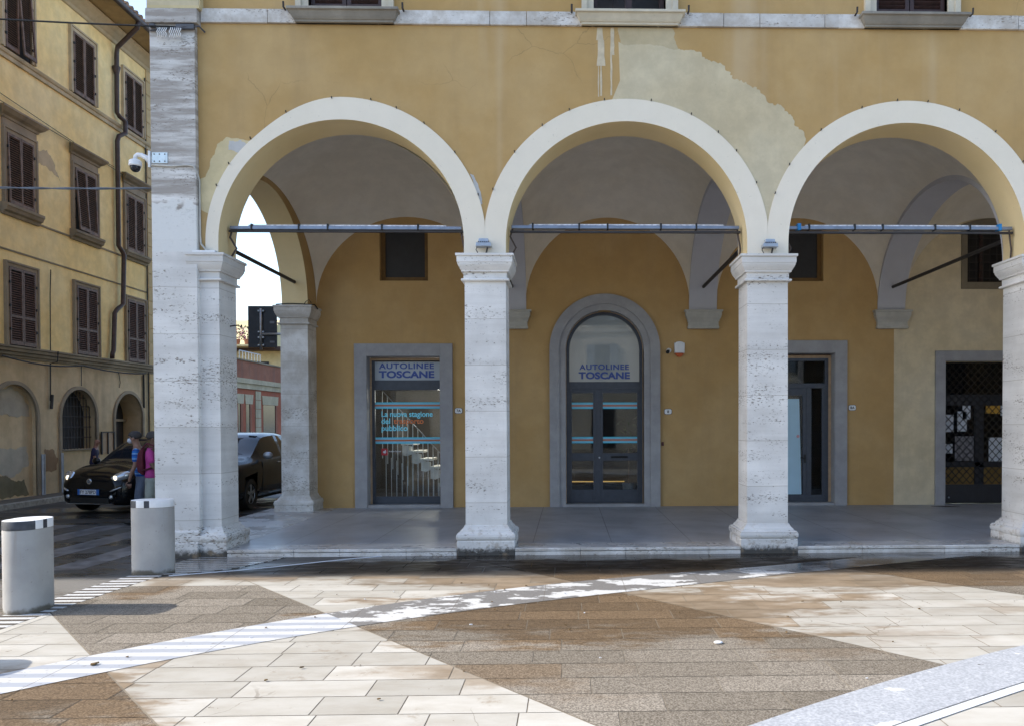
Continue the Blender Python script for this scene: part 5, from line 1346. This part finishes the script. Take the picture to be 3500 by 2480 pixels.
def m_paint(name, col):
    n = N(name); n.p.inputs['Coat Weight'].default_value = .55; n.p.inputs['Coat Roughness'].default_value = .03
    n.bump(n.noise(1.5, det=2), .02, .01); return n.fin(col, .25, 0, .08)
CARGL = N('car_glass'); CARGL = CARGL.fin((.012, .018, .026), .03, 0, .7)
CHROME = m_plain('chrome', (.7, .72, .75), .12, .9, .05)
LAMPGL = N('headlight_glass'); LAMPGL.p.inputs['Coat Weight'].default_value = 1.; LAMPGL = LAMPGL.fin((.55, .58, .62), .12, .6)
GLOW = m_emit('headlight_glow', (1, .86, .62), .8)
st1 = [(0, .34, .56, .50, .64, .42), (.03, .24, .62, .66, .73, .50), (.18, .18, .72, .76, .84, .58), (.5, .17, .84, .81, .95, .62), (.92, .17, .93, .82, 1.02, .64), (1.25, .17, .97, .82, 1.27, .61), (1.62, .17, .99, .82, 1.49, .575), (2.3, .17, 1.01, .82, 1.555, .58), (3.0, .17, 1.01, .82, 1.53, .57), (3.4, .18, 1.0, .80, 1.42, .54), (3.58, .24, .95, .76, 1.1, .5), (3.63, .34, .86, .70, .95, .48)]
BLK = m_paint('black_car_paint', (.008, .008, .009))
c1, hw1 = car('black_car', (-8.45, 5.22, ZG), 'small black hatchback with lit headlights driving past the yellow building', st1, BLK, (.94, 1.63), (1.2, 3.35, 2.25), (.68, 2.98), .30, rz=R(-15))
def lamp_mesh(s, cx, cy, cz, rx, ry, rz, tilt):
    mb = MB(); mb.ball((0, 0, 0), (rx, ry, rz), 16, 10); M = Matrix.Translation((s*cx, cy, cz)) @ Matrix.Rotation(s*tilt, 4, 'Z') @ Matrix.Rotation(s*R(-22), 4, 'Y'); mb.v = [tuple(M @ Vector(p)) for p in mb.v]; return mb
for s in (-1, 1):
    h_ = lamp_mesh(s, .60, .165, .75, .20, .11, .10, R(32)).build('headlight', LAMPGL, c1, smooth=True, local=True)
    MB().ball((s*.57, .06, .735), (.052, .03, .052)).build('bulb', GLOW, h_, smooth=True, local=True)
    lamp_mesh(s, .60, .05, .52, .13, .06, .022, R(30)).build('indicator', LAMPGL, c1, smooth=True, local=True)
    MB().ball((s*.52, .0, .36), (.045, .03, .045)).build('fog_light', LAMPGL, c1, smooth=True, local=True)
    mr = MB(); mr.ball((s*.93, 1.12, 1.02), (.10, .06, .075)); mr.box(s*.93-.14*(s > 0), s*.93+.14*(s < 0), 1.11, 1.16, .96, .99); mr.build('mirror', BLK, c1, smooth='auto', local=True)
MB().box(-.46, .46, -.012, .05, .235, .34).box(-.42, .42, .0, .05, .50, .535).build('grille', BLACK, c1, local=True, bevel=.01)
MB().box(-.55, .55, -.02, .04, .215, .228).build('bumper_trim', CHROME, c1, local=True)
MB().lathe([(.001, -.012), (.05, -.010), (.058, .0), (.058, .03)], (0, .0, .665), 24, 'y').build('badge', CHROME, c1, smooth='auto', local=True)
MB().lathe([(.001, -.016), (.036, -.014), (.036, 0)], (0, .0, .665), 24, 'y').build('badge_centre', m_plain('badge_grey', (.25, .28, .34), .25, .6), c1, smooth='auto', local=True)
pb_ = MB().box(-.255, .255, -.028, -.016, .40, .51).build('number_plate', m_plain('plate_blue', (.03, .14, .45), .4), c1, local=True)
MB().box(-.195, .195, -.031, -.0285, .405, .505).build('plate_field', WHITEP, pb_, local=True)
def plate_text(txt, par, y, z, size):
    cu = bpy.data.curves.new('lettering', 'FONT'); cu.body = txt; cu.size = size; cu.align_x = 'CENTER'; cu.extrude = .0008; cu.offset = .001
    tt = bpy.data.objects.new('tmp', cu); C.objects.link(tt); bpy.context.view_layer.update(); me = bpy.data.meshes.new_from_object(tt); bpy.data.objects.remove(tt)
    me.transform(Matrix.Translation((0, y, z)) @ Matrix.Rotation(PI/2, 4, 'X')); me.materials.clear(); me.materials.append(BLACK)
    o = bpy.data.objects.new('lettering', me); C.objects.link(o); o.parent = par; return o
plate_text('FY 278PD', pb_, -.0322, .425, .092)
for s in (-1, 1):
    MB().tube([(s*.45, 1.0, 1.045), (s*.05, 1.02, 1.075)], .010, 5).build('wiper', BLACK, c1, local=True)
st2 = [(0, .36, .70, .62, .78, .52), (.04, .26, .78, .78, .88, .60), (.25, .20, .86, .86, .97, .66), (.6, .20, .93, .89, 1.03, .70), (1.15, .20, 1.0, .90, 1.10, .72), (1.6, .20, 1.03, .90, 1.36, .68), (2.0, .20, 1.04, .90, 1.55, .63), (2.7, .20, 1.06, .90, 1.60, .63), (3.5, .20, 1.07, .90, 1.56, .62), (4.0, .22, 1.06, .88, 1.42, .58), (4.3, .30, 1.02, .84, 1.12, .56), (4.36, .40, .9, .78, 1.0, .5)]
GRP = m_paint('dark_grey_car_paint', (.012, .014, .019))
c2, hw2 = car('dark_grey_car', (-6.42, 5.15, ZG), 'dark grey parked car behind the corner pier in the side street', st2, GRP, (1.18, 2.0), (1.55, 3.9, 2.75), (.86, 3.52), .33)
for s in (-1, 1):
    h_ = lamp_mesh(s, .70, .13, .80, .17, .10, .075, R(30)).build('headlight', LAMPGL, c2, smooth=True, local=True)
    MB().ball((s*.70, .05, .80), (.04, .03, .04)).build('lens', CHROME, h_, smooth=True, local=True)
    mr = MB(); mr.ball((s*1.0, 1.48, 1.12), (.11, .06, .08)); mr.build('mirror', GREYM, c2, smooth='auto', local=True)
    for y_, z_ in ((2.35, .93), (3.15, .95)): MB().box(s*.905-.012, s*.905+.012, y_, y_+.16, z_, z_+.025).build('door_handle', CHROME, c2, local=True, bevel=.004)
    sm_ = MB(); sm_.box(s*.897-.006, s*.897+.006, 1.45, 1.456, .35, 1.0).box(s*.897-.006, s*.897+.006, 2.62, 2.626, .35, 1.02); sm_.build('door_seam', BLACK, c2, local=True)
MB().box(-.55, .55, -.02, .05, .45, .72).build('grille', BLACK, c2, local=True, bevel=.01)

# ------------------------------------------------------------------ people (skin-modifier bodies)
def skin(name, verts, edges, mat, parent, root=0, sub=2):
    me = bpy.data.meshes.new(name); me.from_pydata([v[:3] for v in verts], edges, [])
    o = bpy.data.objects.new(name, me); C.objects.link(o)
    m = o.modifiers.new('skin', 'SKIN'); m.branch_smoothing = .6
    if not me.skin_vertices: o.update_from_editmode()
    sv = me.skin_vertices[0].data
    for i, v in enumerate(verts):
        r = v[3]; sv[i].radius = r if isinstance(r, (tuple, list)) else (r, r); sv[i].use_root = (i == root)
    s = o.modifiers.new('sub', 'SUBSURF'); s.levels = sub; s.render_levels = sub
    dg = bpy.context.evaluated_depsgraph_get(); dg.update()
    m2 = bpy.data.meshes.new_from_object(o.evaluated_get(dg)); m2.name = name
    o.modifiers.clear(); o.data = m2; m2.materials.clear(); m2.materials.append(mat); m2.shade_smooth()
    o.parent = parent; return o
def person(loc, rz, lb, h=1.70, lean=0., shirt=None, trousers=None, hair=None, skinc=(.30, .17, .11), arms=((.05, .0), (.05, .0)), stride=.12, mask=False, bald=False):
    t = thing('person', loc, lb, 'person', None, rz); k = h/1.72
    SK = m_plain('skin_tone', skinc, .55, 0, .12, 20)
    # local: x right, y forward, z up
    def P(x, y, z, r): return (x*k, (y+lean*max(0, z-.9))*k, z*k, tuple(q*k for q in r) if isinstance(r, tuple) else r*k)
    V = [P(0, 0, .93, (.16, .11)), P(0, 0, 1.12, (.145, .10)), P(0, 0, 1.33, (.165, .11)), P(0, 0, 1.44, (.10, .075)), P(0, .01, 1.51, .055), P(0, .03, 1.58, (.075, .085)), P(0, .03, 1.645, (.075, .092)), P(0, .02, 1.70, (.045, .06))]
    E_ = [(i, i+1) for i in range(7)]
    def limb(pts, start):
        i0 = len(V); V.extend(P(*p) for p in pts); E_.append((start, i0)); E_.extend((i0+j, i0+j+1) for j in range(len(pts)-1)); return i0
    hands = []
    for s, (sw, el) in zip((-1, 1), arms):
        limb([(s*.19, 0, 1.40, .058), (s*.225, -.01+sw*.3, 1.26, .05), (s*.235, sw*.5, 1.12, .042), (s*.235, sw+el*.5, .98, .035), (s*.23, sw+el, .86, .026), (s*.225, sw+el+.01, .80, (.022, .038))], 2)
        hx, hy, hz = s*.225, sw+el+.01, .80
        for f in range(4):
            o_ = -.03+f*.02; ln = (.075, .088, .083, .062)[f]
            hands.append(((hx, hy+o_, hz-.035), (hx-s*.004, hy+o_+.004, hz-.035-ln*.5), (hx-s*.016, hy+o_+.01, hz-.035-ln)))
        hands.append(((hx-s*.01, hy+.03, hz), (hx-s*.02, hy+.055, hz-.03), (hx-s*.02, hy+.06, hz-.062)))
    for s, d in ((-1, stride), (1, -stride)):
        limb([(s*.09, 0, .84, .088), (s*.10, d*.5, .52, .062), (s*.10, d*.75-.02, .30, .055), (s*.10, d-.03, .09, .038), (s*.105, d+.10, .035, (.04, .03)), (s*.105, d+.17, .03, (.03, .022))], 0)
    skin('body', V, E_, SK, t)
    fm = MB()
    for a, b, c in hands:
        pp_ = [P(*q, .01)[:3] for q in (a, b, c)]; fm.tube(pp_, [.0095*k, .0085*k, .006*k], 6)
    fm.build('fingers', SK, t, smooth=True, local=True)
    # face: nose, eyes, ears
    fc = MB(); q = P(0, .125, 1.585, .01); fc.ball(q[:3], (.014*k, .022*k, .022*k), 8, 6)
    for s in (-1, 1): q = P(s*.083, .025, 1.60, .01); fc.ball(q[:3], (.012*k, .025*k, .034*k), 8, 6)
    fc.build('nose_and_ears', SK, t, smooth=True, local=True)
    ey = MB()
    for s in (-1, 1): q = P(s*.032, .108, 1.615, .01); ey.ball(q[:3], .011*k, 8, 6)
    ey.build('eyes', BLACK, t, smooth=True, local=True)
    if hair:
        hm = MB(); q = P(0, .005, 1.655, .01); hm.ball(q[:3], (.098*k, .118*k, .095*k), 16, 10); hm.v = [(a, b, max(c, q[2]-.055*k+ (.05*k if b > .07*k+lean*.6 else 0))) for a, b, c in hm.v]
        hm.build('hair', hair, t, smooth=True, local=True)
    # shirt and trousers wrap the body a little looser
    Vs = [P(0, 0, .84, (.185, .14)), P(0, 0, 1.0, (.178, .132)), P(0, 0, 1.12, (.168, .122)), P(0, 0, 1.33, (.185, .128)), P(0, 0, 1.445, (.11, .085))]; Es = [(0, 1), (1, 2), (2, 3), (3, 4)]
    for s, (sw, el) in zip((-1, 1), arms):
        i0 = len(Vs); Vs += [P(s*.195, 0, 1.395, .075), P(s*.228, -.01+sw*.3, 1.26, .068), P(s*.235, sw*.45, 1.15, .062)]; Es += [(3, i0), (i0, i0+1), (i0+1, i0+2)]
    skin('shirt', Vs, Es, shirt, t)
    Vt = [P(0, 0, 1.0, (.172, .125)), P(0, 0, .86, (.172, .125))]; Et = [(0, 1)]
    for s, d in ((-1, stride), (1, -stride)):
        i0 = len(Vt); Vt += [P(s*.095, 0, .78, .108), P(s*.10, d*.5, .52, .083), P(s*.10, d*.75-.02, .30, .075), P(s*.10, d-.03, .09, .068)]; Et += [(1, i0)] + [(i0+j, i0+j+1) for j in range(3)]
    skin('trousers', Vt, Et, trousers, t)
    sh = MB()
    for s, d in ((-1, stride), (1, -stride)): q = P(s*.105, d+.07, .04, .01); sh.ball(q[:3], (.052*k, .145*k, .045*k), 12, 8)
    sh.build('shoes', BLACK, t, smooth=True, local=True)
    if mask:
        mm = MB(); q = P(0, .10, 1.565, .01); mm.ball(q[:3], (.062*k, .052*k, .058*k), 12, 8); mm.build('face_mask', PAPER, t, smooth=True, local=True)
    return t, P
def m_shirt():
    n = N('blue_striped_cloth'); o = n.xyz()
    a = n.math('FRACT', n.math('MULTIPLY', o[2], 11.)); c = n.mix(n.math('LESS_THAN', a, .16), (.02, .17, .55), (.30, .50, .72)); b = n.math('FRACT', n.math('ADD', n.math('MULTIPLY', o[2], 11.), .45)); c = n.mix(n.math('LESS_THAN', b, .3), c, (.012, .075, .33))
    n.bump(n.noise(14), .4, .01); return n.fin(c, .8)
GH = m_plain('dark_grey_hair', (.05, .045, .045), .7)
p1, _ = person((-6.62, 3.75, ZG), R(105), 'person in a blue striped polo shirt and face mask walking beside the black car', 1.66, .16, m_shirt(), m_plain('blue_grey_trousers', (.10, .125, .18), .8), GH, (.30, .17, .12), ((.07, .10), (-.02, .05)), .10, True)
p2, PP = person((-6.17, 3.2, ZG), R(-80), 'person in a pink shirt with a maroon backpack half hidden by the corner pier', 1.66, .02, m_plain('pink_cloth', (.42, .045, .24), .8), m_plain('grey_green_trousers', (.26, .28, .25), .8), GH, (.14, .075, .05), ((.10, .10), (.14, .22)), .04)
bk = MB(); bk.rings([[(a*.16, -.13-d, z), (-a*.16, -.13-d, z), (-a*.14, -.10, z), (a*.14, -.10, z)] for a, d, z in ((.7, .0, .92), (1, .06, .98), (1.05, .08, 1.12), (1, .055, 1.3), (.8, .0, 1.40))])
bko = tag(bk.build('backpack', m_plain('maroon_cloth', (.10, .012, .022), .8), smooth='auto', bevel=.02), 'maroon backpack worn by the person in the pink shirt', 'backpack')
bko.location = p2.location; bko.rotation_euler = p2.rotation_euler
stp_ = MB()
for s in (-1, 1): stp_.tube([(s*.12, -.13, 1.38), (s*.13, -.04, 1.47), (s*.135, .10, 1.42), (s*.14, .14, 1.25), (s*.16, .05, 1.05), (s*.15, -.12, 1.0)], .018, 6)
so = stp_.build('strap', m_plain('maroon_strap', (.08, .01, .02), .8), bko, smooth=True, local=True)
p3, _ = person((-10.9, 9.6, ZG+.1), R(-70), 'bald person in dark blue stooping on the pavement behind the black car', 1.34, .12, m_plain('navy_cloth', (.02, .02, .07), .8), m_plain('dark_trousers', (.03, .03, .035), .8), None, (.34, .17, .12), ((.1, .1), (.1, .1)), .05)

# ------------------------------------------------------------------ litter on the paving
rnd = random.Random(31)
LEAF = m_plain('dry_leaf', (.13, .08, .03), .8, 0, .5, 30); WHT = PAPER
def leaf(x, y, s, mat, lb, cat, nm, grp):
    mb = MB(); a = rnd.random()*PI; n_ = 7; pts = []
    for i in range(n_):
        t = 2*PI*i/n_; r = s*(1+.35*rnd.uniform(-1, 1)); u, v = r*math.cos(t), r*.55*math.sin(t); pts.append((x+u*math.cos(a)-v*math.sin(a), y+u*math.sin(a)+v*math.cos(a)))
    mb.prism(pts, 'z', ZG+.009, ZG+.012+s*.25); return tag(mb.build(nm, mat), lb, cat, grp)
tag(MB().ball((2.35, -4.62, ZG+.012), (.038, .03, .012)).build('white_lid', WHITEP, smooth=True), 'white round plastic lid lying on the brown wet paving', 'litter')
for i in range(34):
    x, y = rnd.uniform(-2.6, 5.2), rnd.uniform(-6.3, -2.0); leaf(x, y, rnd.uniform(.008, .016), LEAF, 'tiny dry leaf scrap scattered on the paving', 'leaf', 'leaf_scrap', 'dry leaf scraps on the paving')
for i in range(9):
    x, y = rnd.uniform(-2.6, 4.0), rnd.uniform(-6.0, -2.4); leaf(x, y, rnd.uniform(.008, .014), WHT, 'tiny white paper scrap scattered on the paving', 'litter', 'paper_scrap', 'white paper scraps on the paving')
leaf(-2.42, -5.05, .035, LEAF, 'curled brown leaf on the white striped arc', 'leaf', 'dry_leaf', None)
